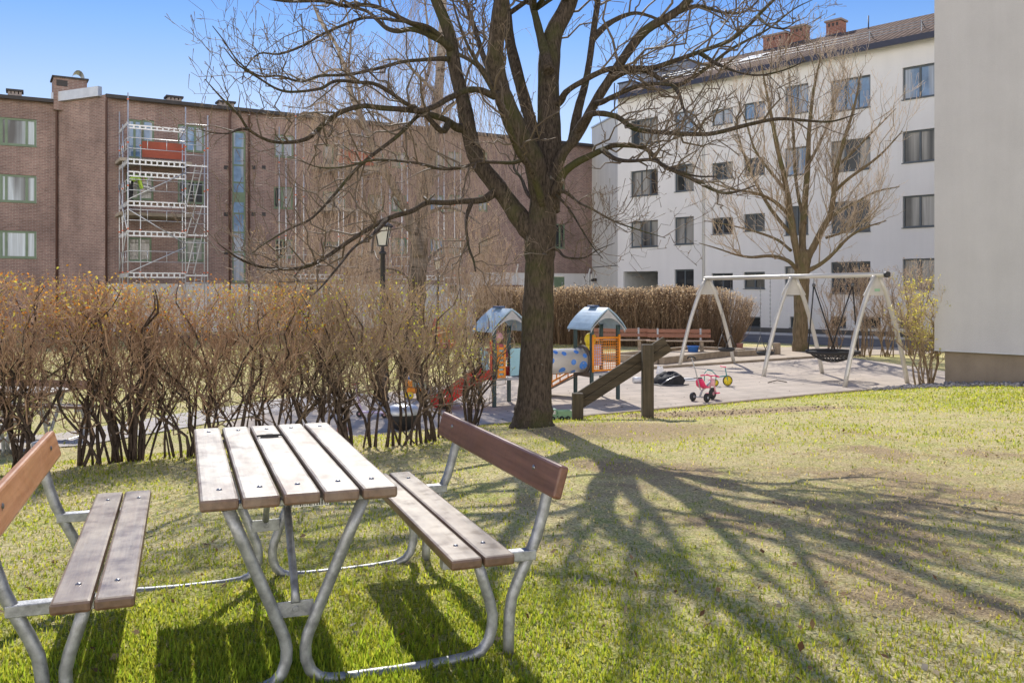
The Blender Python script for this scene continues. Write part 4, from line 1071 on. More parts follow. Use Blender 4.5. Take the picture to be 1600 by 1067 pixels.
def hand(parent,p,d,r,mat,flip=1):
    """palm with four fingers and a side thumb, slightly curled"""
    d=Vector(d).normalized(); side=d.cross(Vector((0,0,1)));
    side=side.normalized() if side.length>.1 else Vector((0,1,0)); nn=side.cross(d)
    p=Vector(p); ch=[[(tuple(p),r*.9),(tuple(p+d*r*2.2),r)]]
    for k,(o,l) in enumerate(((-.9,1.5),(-.3,1.8),(.3,1.7),(.9,1.3))):
        b=p+d*r*2.2+side*o*r*.9; ch.append([(tuple(p+d*r*2.2),r),(tuple(b+d*r*.6),r*.38),(tuple(b+d*r*(.6+l*.6)+nn*r*.3),r*.34),(tuple(b+d*r*(.6+l)+nn*r*.8),r*.28)])
    ch.append([(tuple(p+d*r*.6),r*.9) if False else (tuple(p),r*.9),(tuple(p+side*flip*r*1.3+d*r*.9),r*.42),(tuple(p+side*flip*r*1.7+d*r*2.0),r*.32)])
    return sk('hand',ch,mat,parent,1)
hand(wk,(.53,.18,.60),(.3,0,-1),.036,M['skin']); hand(wk,(.55,-.18,.60),(.3,0,-1),.036,M['skin'],-1)
# ------------------------------------------------------------------ trees and shrubs
def spline(pts, sub=4):
    """Catmull-Rom through (x,y,z,r)"""
    p=np.array(pts,float); n=len(p)
    if n<3: 
        tt=np.linspace(0,1,sub+1)[:,None]; return p[0]*(1-tt)+p[-1]*tt
    q=np.vstack([2*p[0]-p[1],p,2*p[-1]-p[-2]]); out=[]
    for i in range(1,n):
        a,b,c,d=q[i-1],q[i],q[i+1],q[i+2]
        for k in range(sub):
            t=k/sub; out.append(.5*((2*b)+(-a+c)*t+(2*a-5*b+4*c-d)*t*t+(-a+3*b-3*c+d)*t**3))
    out.append(p[-1]); o=np.array(out); o[:,3]=np.maximum(o[:,3],.0015); return o
def limb(pl, Y0, dY, r0=None, pw=1.0):
    """pl: (px,py,r_px); the limb swings dY metres nearer or farther by its tip"""
    n=len(pl); out=[]
    for i,(px,py,r) in enumerate(pl):
        f=(i/(n-1))**pw if n>1 else 0; Y=Y0+dY*f
        v=P(px,py,Y); out.append((v.x,v.y,v.z,r*Y/FP))
    return out
def unit(v): return v/(np.linalg.norm(v,axis=-1,keepdims=True)+1e-12)
def sprout(parents, rg, per_m, len_rng, ang, t0=.25, K=5, rfac=.55, rmin=.003, rmax=.02, up=.25, curl=.25, taper=.35, shrink=.5, wob=.06, bud=False):
    """children of a list of (K,4) polylines; returns (N,K,4)"""
    base=[];tan=[];rr=[];ln=[]
    for q in parents:
        seg=np.linalg.norm(np.diff(q[:,:3],axis=0),axis=1); L=seg.sum()
        n=rg.poisson(L*per_m*(1-t0))
        if n==0: continue
        cum=np.concatenate([[0],np.cumsum(seg)])/max(L,1e-9)
        tt=t0+(1-t0)*rg.random(n)
        for c in range(1): pass
        idx=np.clip(np.searchsorted(cum,tt)-1,0,len(q)-2)
        fr=((tt-cum[idx])/np.maximum(cum[idx+1]-cum[idx],1e-9))[:,None]
        pt=q[idx]*(1-fr)+q[idx+1]*fr
        base.append(pt[:,:3]); rr.append(pt[:,3]); tan.append(unit(q[idx+1,:3]-q[idx,:3]))
        ln.append(rg.uniform(*len_rng,n)*(1-shrink*tt))
    if not base: return np.zeros((0,K,4))
    base=np.concatenate(base);tan=np.concatenate(tan);rr=np.concatenate(rr);ln=np.concatenate(ln); n=len(base)
    rv=unit(np.cross(tan,rg.normal(size=(n,3))))
    a=R_(1)*rg.uniform(ang[0],ang[1],n)[:,None]
    d=unit(tan*np.cos(a)+rv*np.sin(a)+np.array([0,0,up]))
    side=unit(np.cross(d,rg.normal(size=(n,3))))
    out=np.zeros((n,K,4)); s=np.linspace(0,1,K)
    r0=np.clip(rr*rfac,rmin,rmax)
    cu=rg.normal(0,curl,n)[:,None]; upc=rg.uniform(.2,1.0,n)[:,None]*abs(up)*np.sign(up)
    for k,f in enumerate(s):
        out[:,k,:3]=base+d*(ln[:,None]*f)+side*(cu*ln[:,None]*f*f)+np.array([0,0,1])*(upc*ln[:,None]*f*f*.8)
        if 0<k: out[:,k,:3]+=rg.normal(0,wob,(n,3))*ln[:,None]*(.3 if k==K-1 else 1)
        out[:,k,3]=r0*(1-(1-taper)*f)
    if bud and K>=5:
        # swollen bud at the tip
        tipd=unit(out[:,-1,:3]-out[:,-2,:3]); e=out[:,-1,:3].copy()
        b=np.clip(out[:,-2,3]*1.9,.004,.011)
        out[:,-2,:3]=e-tipd*(b*2.2)[:,None]; out[:,-2,3]=b; out[:,-1,3]=b*.15
    return out
def tlist(a): return [a[i] for i in range(len(a))]
def add_tubes(sp,arr,n,col,rg,jit=.25):
    if len(arr)==0: return
    m=len(arr); 
    for ch in np.array_split(np.arange(m),max(1,min(6,m//50))):
        if len(ch): sp.add(arr[ch][:,:,:3],arr[ch][:,:,3],n,np.array(col)*(1+rg.uniform(-jit,jit)))
def limbs_mesh(name,limbs,mat,parent,n=12,noisy=.05,rg=None):
    mb=MB()
    for q in limbs:
        r=q[:,3]*(1+(rg.normal(0,noisy,len(q)) if rg is not None else 0))
        big=r.max(); k=14 if big>.08 else 9 if big>.03 else 6
        mb.tube([tuple(p) for p in q[:,:3]],[float(max(x,.0015)) for x in r],k)
    return mb.build(name,mat,parent)

# ---- the big maple
rg=np.random.default_rng(21)
TY=11.0
def S(pl,dY,pw=1.0,sub=4,k=1.0):
    n=len(pl); pl=[(a,b,r*(1+(k-1)*min(1,i/2))) for i,(a,b,r) in enumerate(pl)]
    return spline(limb(pl,TY,dY,None,pw),sub)
trunk=S([(832,672,39),(832,656,32),(834,640,29),(836,600,26.5),(839,540,25),(841,470,23.8),(843,420,23.5),(844,378,24),(847,340,22.5),(851,305,20),(855,270,15)],0,1,4)
big=[
 S([(838,372,16),(812,340,18.5),(792,312,18),(774,288,18.5),(742,242,17),(724,160,15.5),(711,107,14),(702,53,13),(681,0,11),(655,-70,9),(640,-150,6.5),(628,-240,3)],.5,k=0.74),
 S([(850,330,17),(840,280,18),(834,249,19),(818,222,19),(806,199,19),(788,155,17),(777,115,16),(774,80,15),(779,36,15),(784,0,14),(792,-80,11),(800,-180,8),(790,-290,3)],-.8,k=0.85),
 S([(854,300,15),(846,250,14),(836,215,13),(822,165,12.5),(806,105,12),(796,60,11),(790,10,10),(778,-60,8),(760,-150,5),(750,-240,2)],1.6,k=0.75),
 S([(857,330,18),(859,280,19),(859,228,20),(857,160,18.5),(858,100,18),(865,53,16),(888,7,14),(905,-60,11),(915,-150,8),(930,-250,4)],.8,k=0.93),
 S([(858,112,9),(848,70,9),(838,30,8),(831,0,8),(822,-70,6),(818,-150,3)],1.2,k=0.72),
 S([(858,325,9),(866,278,11.5),(879,240,12.5),(902,212,12.5),(930,160,11.5),(952,125,11.5),(984,77,11.5),(1011,46,11),(1052,22,10),(1076,0,9),(1115,-50,7),(1160,-110,5),(1200,-160,2)],-.3,k=0.66),
 S([(895,222,9),(903,173,9),(914,133,8.5),(921,95,8),(927,50,7.5),(934,0,7),(938,-60,5),(935,-140,2)],1.0,k=0.66),
]
mid=[]
def SM(pl,dY,pw=1.0,sub=4,k=1.0):
    # start the limb inside the limb it grows from, at that limb's own depth
    best=None
    for q in [trunk]+big+mid:
        px=800+FP*q[:,0]/q[:,1]; py=HZ-FP*(q[:,2]-CZ)/q[:,1]
        d=np.hypot(px-pl[0][0],py-pl[0][1]); i=int(d.argmin())
        if best is None or d[i]<best[0]: best=(d[i],px[i],py[i],q[i,1],q[i,3])
    Y0=TY
    if best[0]<34:
        Y0=best[3]; r0=min(pl[0][2],best[4]*FP/Y0*.9/k)
        pl=[(best[1],best[2],r0)]+list(pl if best[0]>6 else pl[1:])
    n=len(pl); pl=[(a_,b_,r*(1+(k-1)*min(1,i/2))) for i,(a_,b_,r) in enumerate(pl)]
    mid.append(spline(limb(pl,Y0,dY,None,pw),sub))
for args_ in (
 ([(874,160,8),(884,145,8),(906,130,7.5),(953,108,7),(1015,107,6.5),(1052,96,6),(1092,82,5.5),(1138,65,5),(1165,45,4),(1190,20,3.5),(1215,-5,3),(1250,-40,1.5)],-1.5,.62),
 ([(892,222,8),(908,195,8),(925,178,7.5),(962,182,7),(990,201,6.5),(1030,207,6),(1092,210,5.5),(1123,207,5.5),(1169,195,5),(1216,186,4.5),(1262,189,3.5),(1300,190,2.5),(1340,178,1.3)],-2.0,.62),
 ([(868,300,11),(880,272,10),(900,255,9.5),(922,244,8.5),(947,232,7),(965,227,6.5),(1008,232,6),(1033,257,5.5),(1076,277,5),(1123,300,4),(1150,300,3),(1180,290,1.5)],-1.2,.62),
 ([(940,238,5),(960,248,4.5),(984,252,4.5),(1020,250,4),(1045,262,3),(1085,275,2.5),(1120,276,1.5)],-2.4,.62),
 ([(955,122,7),(975,113,6.5),(1008,111,6),(1052,133,5.5),(1083,121,5),(1110,102,4.5),(1138,80,4),(1170,62,3),(1200,46,2.6),(1240,15,1.8),(1270,0,1)],-.9,.62),
 ([(940,160,6),(960,150,6),(993,136,5.5),(1020,131,5),(1052,133,4.5)],-1.0,.62),
 ([(1052,133,4),(1062,150,3.5),(1070,175,3),(1082,192,2.5),(1098,205,2)],-1.2,.62),
 ([(1095,84,4),(1120,100,3.5),(1150,112,3),(1185,118,2.5),(1225,110,2),(1260,95,1)],-1.8,.62),
 ([(1050,24,5),(1090,10,4),(1130,20,3.5),(1165,18,3),(1195,-10,2)],.8,.62),
 ([(780,298,7.5),(755,312,7.5),(720,315,7),(695,317,7),(667,317,6.5),(643,330,6.5),(605,342,6.5),(553,372,5.5),(504,405,5),(469,419,4.5),(430,420,4),(400,415,3.5),(370,402,2.5),(340,380,1.3)],-2.6,.62),
 ([(608,341,4),(580,370,4),(555,385,3.5),(530,415,3),(505,445,2.5),(490,460,1.5)],-2.3,.62),
 ([(733,316,4),(730,335,4),(728,351,3.6),(730,370,3.4),(733,389,3.2),(740,407,2.8),(743,424,2)],-1.0,.62),
 ([(772,150,8),(750,141,8),(727,142,7.5),(700,155,7),(685,164,6.5),(665,172,6.5),(649,173,6.5)],-1.0,.62),
 ([(713,199,8.5),(698,188,8),(681,182,8),(660,176,7.5),(640,172,7.5),(596,169,7),(568,166,6.5),(534,175,6.5),(507,193,6),(480,217,5.5),(446,223,4.5),(417,219,4),(388,202,3.5),(373,180,3),(344,151,2.2),(320,124,1.2)],-2.2,.62),
 ([(388,202,2.8),(372,203,2.5),(355,209,2.0),(330,207,1.4),(312,203,.9)],-1.0,.62),
 ([(705,78,8),(695,68,7.5),(656,43,7),(640,36,6.5),(624,28,6),(588,11,5.5),(560,8,5),(539,10,4.8),(505,2,4.5),(446,2,4),(400,-6,3),(350,-14,1.5)],-1.5,.62),
 ([(690,66,6.5),(665,52,6.5),(641,46,6.5),(622,49,6.5),(605,45,6),(590,32,5),(575,19,4.5),(556,12,4),(525,-5,3)],.6,.62),
 ([(700,75,5),(680,50,4.6),(660,39,4.4),(617,32,4),(573,28,3.8),(536,40,3.6),(500,56,3.2),(471,73,3),(436,85,2.6),(405,84,2.2),(385,105,1.6),(378,125,1)],-2.0,.62),
 ([(712,95,5),(690,92,5),(660,94,4.6),(629,97,4.4),(592,107,4.2),(544,117,4),(500,119,3.6),(471,128,3.2),(436,119,3),(405,119,2.6),(373,97,2),(349,63,1.6),(332,41,1)],-1.8,.62),
 ([(690,205,6),(660,175,5.5),(636,163,5.2),(592,134,5),(560,129,4.5),(524,127,4.2),(500,139,3.8),(456,144,3.2),(432,139,3),(407,124,2.6),(373,102,2),(350,75,1.2)],-2.6,.62),
 ([(805,254,4),(778,254,4),(750,254,4),(720,262,4),(688,264,3.8),(665,258,3.5),(643,254,3.3),(587,250,3),(539,261,2.5),(500,262,1.8),(465,250,1)],-1.5,.62),
 ([(722,150,5),(690,160,5),(657,178,5),(622,212,4.8),(580,244,4.5),(553,268,4.2),(521,306,3.8),(487,341,3),(452,358,2.6),(415,380,1.6),(395,395,1)],-2.8,.62),
 ([(853,325,9),(847,318,9),(841,296,9.5),(832,272,9.5),(824,256,9),(812,240,8.5),(803,222,8),(795,195,7),(780,160,6),(760,120,5),(735,80,4),(715,30,3),(700,-30,2)],-1.8,.62),
 ([(846,318,4),(826,305,4),(815,280,3.6),(803,262,3.2),(806,240,2.6),(812,222,1.5)],1.5,.62),
 ([(862,300,4),(882,300,3.6),(905,317,3.2),(922,325,3),(960,346,2.4),(1000,360,1.6),(1040,372,.8)],-1.6,.62),
 ([(868,302,2.4),(888,325,2.2),(909,359,2),(927,387,1.6),(942,404,1)],-2.0,.62),
 ([(870,390,3),(880,400,3),(895,404,2.6),(915,402,2.2),(935,390,1.6),(960,380,.8)],-1.5,.62),
 ([(770,120,7),(756,90,7),(744,52,6.5),(727,0,6),(712,-60,4),(690,-130,2)],1.2,.62),
 ([(772,135,6),(752,108,6),(735,95,5),(716,85,5)],.3,.62),
 ([(1180,28,3),(1200,40,2.5),(1225,45,2),(1250,30,1)],-1.2,.62),
 ([(930,62,6),(950,38,5.5),(985,22,5),(1010,24,4),(1040,38,3),(1058,60,2)],.9,.62),
): SM(args_[0],args_[1],k=args_[2])
# crown limbs above the picture that throw the fan of shadows
def rise(a,d,L,r,n=6):
    a=np.array(a,float); d=unit(np.array(d,float)); out=[]
    for i in range(n+1):
        f=i/n; v=a+d*L*f+np.array([0,0,.22*L*f*f])+rg.normal(0,.05,3)*L*.35*f; out.append((*v,r*(1-.85*f)))
    return spline(out,3)
top=[]
hi=np.concatenate([q[(q[:,2]>5.0)&(q[:,2]<7.6)] for q in big])
for k in range(26):
    p=hi[rg.integers(len(hi))]; a_=rg.uniform(0,2*math.pi)
    d=np.array([math.cos(a_)+.25,math.sin(a_)-.25,rg.uniform(.25,.9)])
    top.append(rise(p[:3],d,rg.uniform(2.2,4.2),min(p[3]*.75,rg.uniform(.028,.05))))
mt=thing('maple_tree','big bare maple with a thick dark trunk at the edge of the lawn','tree',(trunk[0,0],TY,gzf(trunk[0,0],TY)))
limbs_mesh('trunk',[trunk]+big+mid+top,M['bark'],mt,rg=rg,noisy=.03)
sp=Sprays()
all1=big+mid+top
c1=sprout(big,rg,2.2,(.7,2.1),(30,70),.35,6,.4,.006,.018,.30,.25)
c1b=sprout(mid,rg,6.0,(.3,1.1),(25,65),.2,6,.6,.0045,.014,.30,.3,shrink=.35)
c1c=sprout(top,rg,1.7,(.6,1.7),(25,65),.25,6,.6,.008,.018,.25,.25)
L1=np.concatenate([c1,c1b,c1c])
add_tubes(sp,L1,5,(.15,.115,.082),rg)
c2=sprout(tlist(L1),rg,6.8,(.18,.6),(25,60),.2,5,.6,.0026,.006,.35,.3,bud=True)
add_tubes(sp,c2,3,(.20,.15,.105),rg)
c3=sprout(tlist(c2),rg,6.0,(.06,.24),(25,60),.25,5,.8,.0021,.0034,.35,.3,bud=True)
add_tubes(sp,c3,3,(.26,.19,.13),rg)
sp.build('crown',M['twig'],mt)

# ---- the second maple by the swings
rg=np.random.default_rng(22)
MY=31.4
def S2(pl,dY,k=1.0): return spline(limb([(a,b,r*k) for a,b,r in pl],MY,dY),4)
tr2=S2([(1250,552,14),(1250,540,12),(1251,500,10.8),(1252,455,10.8),(1253,425,12),(1255,405,12),(1256,390,9)],0)
b2=[S2(p,d,.54) for p,d in (
 ([(1250,415,11),(1243,385,10),(1236,340,9),(1230,300,8),(1222,262,7),(1213,225,5.5),(1205,180,4.5),(1195,130,3),(1190,100,1.5)],-1),
 ([(1254,405,11),(1254,360,10),(1258,310,9),(1262,260,7.5),(1264,210,6),(1270,150,4.5),(1282,90,2)],.5),
 ([(1258,410,11),(1270,388,10),(1284,360,9),(1297,335,8),(1303,300,7),(1308,260,6.5),(1320,215,5),(1334,170,3.5),(1345,115,1.5)],-.8),
 ([(1248,425,7),(1232,408,6),(1205,400,5),(1175,402,4),(1150,398,3),(1120,388,2),(1092,380,1)],-2),
 ([(1258,425,7),(1280,414,6),(1300,398,5),(1325,372,4),(1352,356,3),(1385,345,1.5)],-1.5),
 ([(1240,370,6),(1222,350,5.5),(1200,320,5),(1178,280,4),(1160,235,3),(1148,190,1.5)],1),
 ([(1236,340,5.5),(1210,315,5),(1180,302,4),(1145,296,3),(1110,285,1.5)],-1.5),
 ([(1258,350,6),(1248,310,5),(1242,265,4.5),(1240,210,4),(1236,160,3),(1232,110,1.5)],1.5),
 ([(1288,352,6),(1310,330,5),(1335,318,4),(1368,300,3),(1405,292,1.5)],1),
 ([(1303,300,5),(1325,280,4.5),(1350,262,4),(1378,240,3),(1410,205,1.5)],-1),
 ([(1308,260,5),(1330,240,4),(1355,215,3),(1380,190,2),(1400,170,1)],.8),
 ([(1230,300,5),(1205,270,4),(1180,235,3),(1165,190,2),(1150,150,1)],-1),
 ([(1262,260,5),(1280,225,4),(1300,180,3),(1312,130,1.5)],1),
 ([(1236,392,5),(1215,375,4),(1180,362,3),(1140,352,2),(1100,345,1)],1.5),
 ([(1290,372,4),(1320,362,3),(1350,345,2.5),(1380,318,1)],-1))]
m2=thing('maple_tree','smaller bare tree with sunlit tan twigs growing beyond the swing set','tree',(tr2[0,0],MY,LOW))
limbs_mesh('trunk',[tr2]+b2,M['bark2'],m2,rg=rg)
sp=Sprays()
c1=sprout(b2,rg,3.2,(.9,2.9),(20,55),.15,5,.5,.0085,.02,.55,.25,shrink=.4)
add_tubes(sp,c1,4,(.42,.33,.22),rg)
c2=sprout(tlist(c1),rg,3.3,(.4,1.3),(20,55),.15,5,.65,.0062,.011,.45,.25,bud=True)
add_tubes(sp,c2,3,(.62,.48,.33),rg)
c3=sprout(tlist(c2),rg,3.8,(.2,.75),(20,55),.15,5,.8,.0052,.0085,.4,.25,bud=True)
add_tubes(sp,c3,3,(.74,.58,.42),rg)
sp.build('crown',M['twig'],m2)

# ---- the birch behind the hedge
rg=np.random.default_rng(23)
BY=21.8
def S3(pl,dY): return spline(limb(pl,BY,dY),4)
t3=[S3([(638,600,21),(641,560,17.5),(645,510,15.5),(650,470,14.5),(652,430,14.5),(655,390,14),(657,340,11),(664,295,9.5),(672,250,8.8),(680,190,8.2),(685,150,7.6),(689,90,6.6),(692,30,5.6),(695,-40,4.5),(700,-130,4),(704,-220,2)],.5),
    S3([(655,400,9),(645,360,7.6),(632,322,7),(612,285,6.4),(592,248,6),(574,205,5),(562,178,4.6),(550,150,4),(540,110,3.5),(525,70,2.8),(505,40,3),(490,10,1.5)],-1.0)]
b3=[spline(limb([(a,b,r*.6) for a,b,r in p],BY,d),4) for p,d in (
 ([(657,340,6),(668,305,6),(678,262,5.5),(668,200,5),(660,150,4.5),(672,100,4),(668,40,3),(660,-30,1.5)],1.2),
 ([(562,178,4),(560,140,3.5),(545,110,3),(548,60,2.5),(540,10,1.5)],.8),
 ([(612,285,4.5),(590,270,4),(560,275,3),(525,265,2.5),(490,280,1.5)],-1.5),
 ([(592,248,4),(575,232,3.5),(545,225,3),(510,205,2),(480,205,1)],-1.0),
 ([(672,250,5),(640,215,4),(610,190,3.5),(580,175,2.5),(550,190,1)],-2),
 ([(680,190,5),(712,160,4),(738,140,3),(760,150,1.5)],-1.5),
 ([(685,150,5),(655,120,4),(628,95,3),(600,95,2),(575,110,1)],-1.5),
 ([(664,295,5),(690,270,4),(720,262,3),(748,272,1.5)],1.5),
 ([(657,340,5),(690,325,4),(720,330,3),(750,350,1.5)],-1.5),
 ([(652,372,5),(625,350,4),(590,345,3),(550,350,2),(510,365,1)],-2),
 ([(652,430,5),(680,395,4),(705,385,3),(735,395,1.5)],1.5),
 ([(651,450,4),(625,425,3),(595,420,2.5),(560,430,1)],-1.5),
 ([(540,110,3.5),(515,110,3),(490,125,2),(465,140,1)],.5),
 ([(689,90,4),(720,60,3),(750,50,2),(770,70,1)],1),
 ([(562,178,3.5),(535,175,3),(505,160,2),(478,170,1)],1.2))]
bt=thing('birch_tree','pale barked birch with drooping bare twigs rising behind the hedge','tree',(t3[0][0,0],BY,LOW))
limbs_mesh('trunk',t3+b3,M['birch'],bt,rg=rg)
sp=Sprays()
c1=sprout(t3+b3,rg,3.6,(.7,2.2),(35,80),.2,5,.5,.007,.016,.15,.25)
add_tubes(sp,c1,4,(.20,.15,.115),rg)
def droop(parents,per_m,lr,r,col):
    c=sprout(parents,rg,per_m,lr,(30,90),.1,6,.5,r*.8,r,-.9,.12,.4,.2,.03)
    # gravity takes over along the twig
    L=np.linalg.norm(c[:,-1,:3]-c[:,0,:3],axis=1)
    f=np.linspace(0,1,6)
    c[:,:,:3]=c[:,0:1,:3]+(c[:,:,:3]-c[:,0:1,:3])*np.array([1,1,.9])*(1-.35*f)[None,:,None]
    c[:,:,2]-=(L[:,None]*(f**1.5)[None,:])*.55
    add_tubes(sp,c,3,col,rg); return c
d1=droop(tlist(c1)+b3,5.4,(.8,2.4),.0062,(.50,.375,.275))
d2=droop(tlist(d1[rg.random(len(d1))<.8]),1.5,(.3,1.1),.0052,(.58,.44,.33))
sp.build('crown',M['twig'],bt)

# ---- shrubs
def ground_at(px,py):
    Y=(CZ)*FP/(py-HZ)
    for _ in range(30):
        X=(px-800)/FP*Y; z=gzf(X,Y); Y=.5*Y+.5*(CZ-z)*FP/(py-HZ)
    X=(px-800)/FP*Y; return Vector((X,Y,gzf(X,Y)))
def shrub(name,label,cat,base,height,spread,rg,nst=9,group=None,along=(1,0),stemr=(.012,.026),stemcol=(.085,.062,.048),twcol=(.26,.175,.115),leaves=None,dens=(8.5,10,8),top_trim=True,lean=(0,0),sub_len=(.22,.7),leafsize=.028,stemmat='stem',bsp=.16,arch=0,K1=7,twr=(.0036,.0028,.0024)):
    t=thing(name,label,cat,base,0,group)
    st=[]; al=unit(np.array([along[0],along[1],0.0])); ac=np.array([-al[1],al[0],0])
    for i in range(nst):
        b0=np.array(base)+al*rg.normal(0,spread[0]*bsp)+ac*rg.normal(0,spread[1]*.16)
        tgt=np.array(base)+al*rg.uniform(-1,1)*spread[0]+ac*rg.uniform(-1,1)*spread[1]+np.array([lean[0],lean[1],height*rg.uniform(.72,1.0)])
        n=K1; pts=[]; r=rg.uniform(*stemr)
        for k in range(n+1):
            f=k/n; hf=f**.78
            v=b0*(1-f)+tgt*f; v[2]=b0[2]-.03+(tgt[2]-b0[2]+.03)*hf
            if arch: v[2]=b0[2]+(tgt[2]-b0[2])*(math.sin(f*math.pi*.62)/math.sin(math.pi*.62) if arch else f)
            if 0<k<n: v=v+rg.normal(0,.045,3)*height*.62*np.array([1,1,.35])
            pts.append((*v,r*(1-.80*f)))
        st.append(spline(pts,2))
    limbs_mesh('stems',st,M[stemmat],t,rg=rg,noisy=.12)
    sp=Sprays()
    c1=sprout(st,rg,dens[0],sub_len,(25,70),.18,6,.6,.0045,.010,.35,.35,wob=.085,shrink=.35)
    ztop=base[2]+height
    def trim(c):
        return c[(c[:,-1,2]<ztop+rg.normal(0,.045,len(c)))&(c[:,-1,2]>base[2]+.06)]
    c1=trim(c1)
    hf=lambda c: np.clip((c[:,2,2]-base[2])/height,0,1)
    def paint(c,n,jit=.25):
        if not len(c): return
        h=hf(c)
        for lo,hi in ((-1,.35),(.35,.55),(.55,.75),(.75,2)):
            s=c[(h>=lo)&(h<hi)]
            if len(s):
                f=.30 if lo<0 else .62 if lo<.5 else .85 if lo<.6 else 1.0
                col=np.array(stemcol)*(1-f)+np.array(twcol)*f
                add_tubes(sp,s,n,col,rg,jit)
    paint(c1,4)
    c2=trim(sprout(tlist(c1),rg,dens[1],(.12,.42),(25,65),.1,5,.6,twr[0]*.8,twr[0]*1.4,.45,.3,wob=.08))
    hc=(c2[:,-1,2]-base[2])/height; c2=c2[rg.random(len(c2))<np.clip(.25+1.5*hc,0,1)] if bsp>.2 else c2; up=c2[c2[:,-1,2]>base[2]+height*(.48 if bsp>.2 else .30)]
    paint(c2,3)
    c3=trim(sprout(tlist(up),rg,dens[2],(.07,.24),(20,60),.1,4,.75,twr[2],twr[1]*1.1,.5,.3,wob=.07)); paint(c3,3)
    sp.build('twigs',M['twig'],t)
    if leaves:
        cnt,cols,zlo,pw=leaves
        allc=np.concatenate([c2[:,-1,:3],c3[:,-1,:3],c3[:,2,:3]])
        h=np.clip((allc[:,2]-base[2])/height,0,1.1); w=np.where(h>zlo,((h-zlo)/(1.05-zlo))**pw,0)+1e-6
        k=min(cnt,len(allc)); idx=rg.choice(len(allc),k,replace=False,p=w/w.sum())
        cc=np.array(cols)[rg.integers(0,len(cols),k)]*(.75+.5*rg.random((k,1)))
        leaf_mesh('young_leaves',allc[idx],leafsize,rg,cc,M['leaf'],t,1.7)
    return t
ORL=[(.72,.36,.05),(.80,.55,.08),(.66,.24,.04),(.62,.58,.10)]
YGL=[(.55,.58,.07),(.70,.66,.10),(.48,.50,.06),(.75,.50,.08)]
rg=np.random.default_rng(31)
HED=[ # px, py, top px row, stems, leaf kind, words
 (-75,752,425,8,0,'leftmost hedge shrub, cut by the edge of the photo behind the left bench'),
 (28,738,428,10,0,'hedge shrub with many straight stems behind the left bench back'),
 (110,730,430,7,0,'thin hedge shrub just left of the crooked trunk'),
 (186,722,432,9,0,'hedge shrub with a thick crooked trunk between the left bench and the table'),
 (262,716,436,7,0,'hedge shrub with orange buds rising behind the left corner of the table'),
 (335,712,440,9,0,'hedge shrub directly behind the table top, left part'),
 (408,708,441,8,0,'hedge shrub directly behind the table top, middle part'),
 (478,704,440,9,1,'hedge shrub behind the right rear corner of the table, with greenish buds'),
 (545,700,432,8,1,'hedge shrub left of the kettle grill, near the peach ball'),
 (602,697,432,9,1,'hedge shrub with forked stems in front of the kettle grill'),
 (655,693,440,5,1,'hedge shrub with one dark thick stem between grill and right bench'),
 (690,684,460,3,1,'hedge shrub in front of the red slide'),
 (742,668,485,9,2,'rightmost hedge shrub, low and leafy, beside the big maple trunk')]
pos=[]
for px,py,*_ in HED: pos.append(ground_at(px,py))
for i,(px,py,ty,ns,kind,lab) in enumerate(HED):
    b=pos[i]; a=pos[max(i-1,0)]; c=pos[min(i+1,len(pos)-1)]; al=(c-a)
    ht=CZ+(HZ-ty)/FP*b.y-b.z
    lv=(800,ORL,.66,1.8) if kind==0 else (420,YGL,.40,.8) if kind==1 else (480,YGL,.05,.15)
    shrub('hedge_shrub',lab,'shrub',b,ht,(.66,.38),rg,ns+2,'hedge shrubs along the edge of the near lawn',(al.x,al.y),leaves=lv,
          stemr=(.008,.020) if i!=3 else (.010,.032),leafsize=.026 if kind<2 else .024,dens=(8.5,9.5,9) if kind<2 else (7,7,5),twcol=(.62,.40,.25) if kind==0 else (.54,.385,.25),lean=(0,0) if kind<2 else (.25,.0),bsp=.34 if i!=3 else .12)
# forsythia at the corner of the grey house
rg=np.random.default_rng(33)
b=ground_at(1452,604); b=Vector((8.62,18.75,gzf(8.62,18.75)))
shrub('corner_shrub','shrub with yellow green young leaves at the corner of the grey house','shrub',b,2.35,(.85,.6),rg,9,None,(1,0),(.016,.032),(.24,.165,.09),(.74,.56,.33),(2600,[(.80,.72,.10),(.86,.76,.20),(.70,.66,.08)],.10,.5),(6.5,8,8),lean=(-.25,-.1),leafsize=.042,stemmat='palestem',twr=(.0055,.0045,.004))
for px,Yb,h,lab in ((1303,30.0,2.9,'bare twiggy shrub left of the basket swing ropes, before the white block'),(1349,29.0,3.3,'tall bare shrub behind the basket swing, before the white block'),(1382,29.0,3.0,'bare shrub behind the right swing frame, before the white block'),(1425,29.5,3.3,'bare shrub half hidden by the yellow green corner shrub')):
    X_=(px-800)/FP*Yb
    shrub('bare_shrub',lab,'shrub',Vector((X_,Yb,LOW)),h,(.75,.6),rg,12,'bare shrubs before the white block',(1,0),(.012,.024),(.40,.29,.19),(.80,.62,.45),(220,[(.7,.55,.3),(.6,.4,.25)],.3,.5),(3.8,5.5,4.5),leafsize=.05,stemmat='palestem',twr=(.009,.0075,.006))
rg=np.random.default_rng(37)
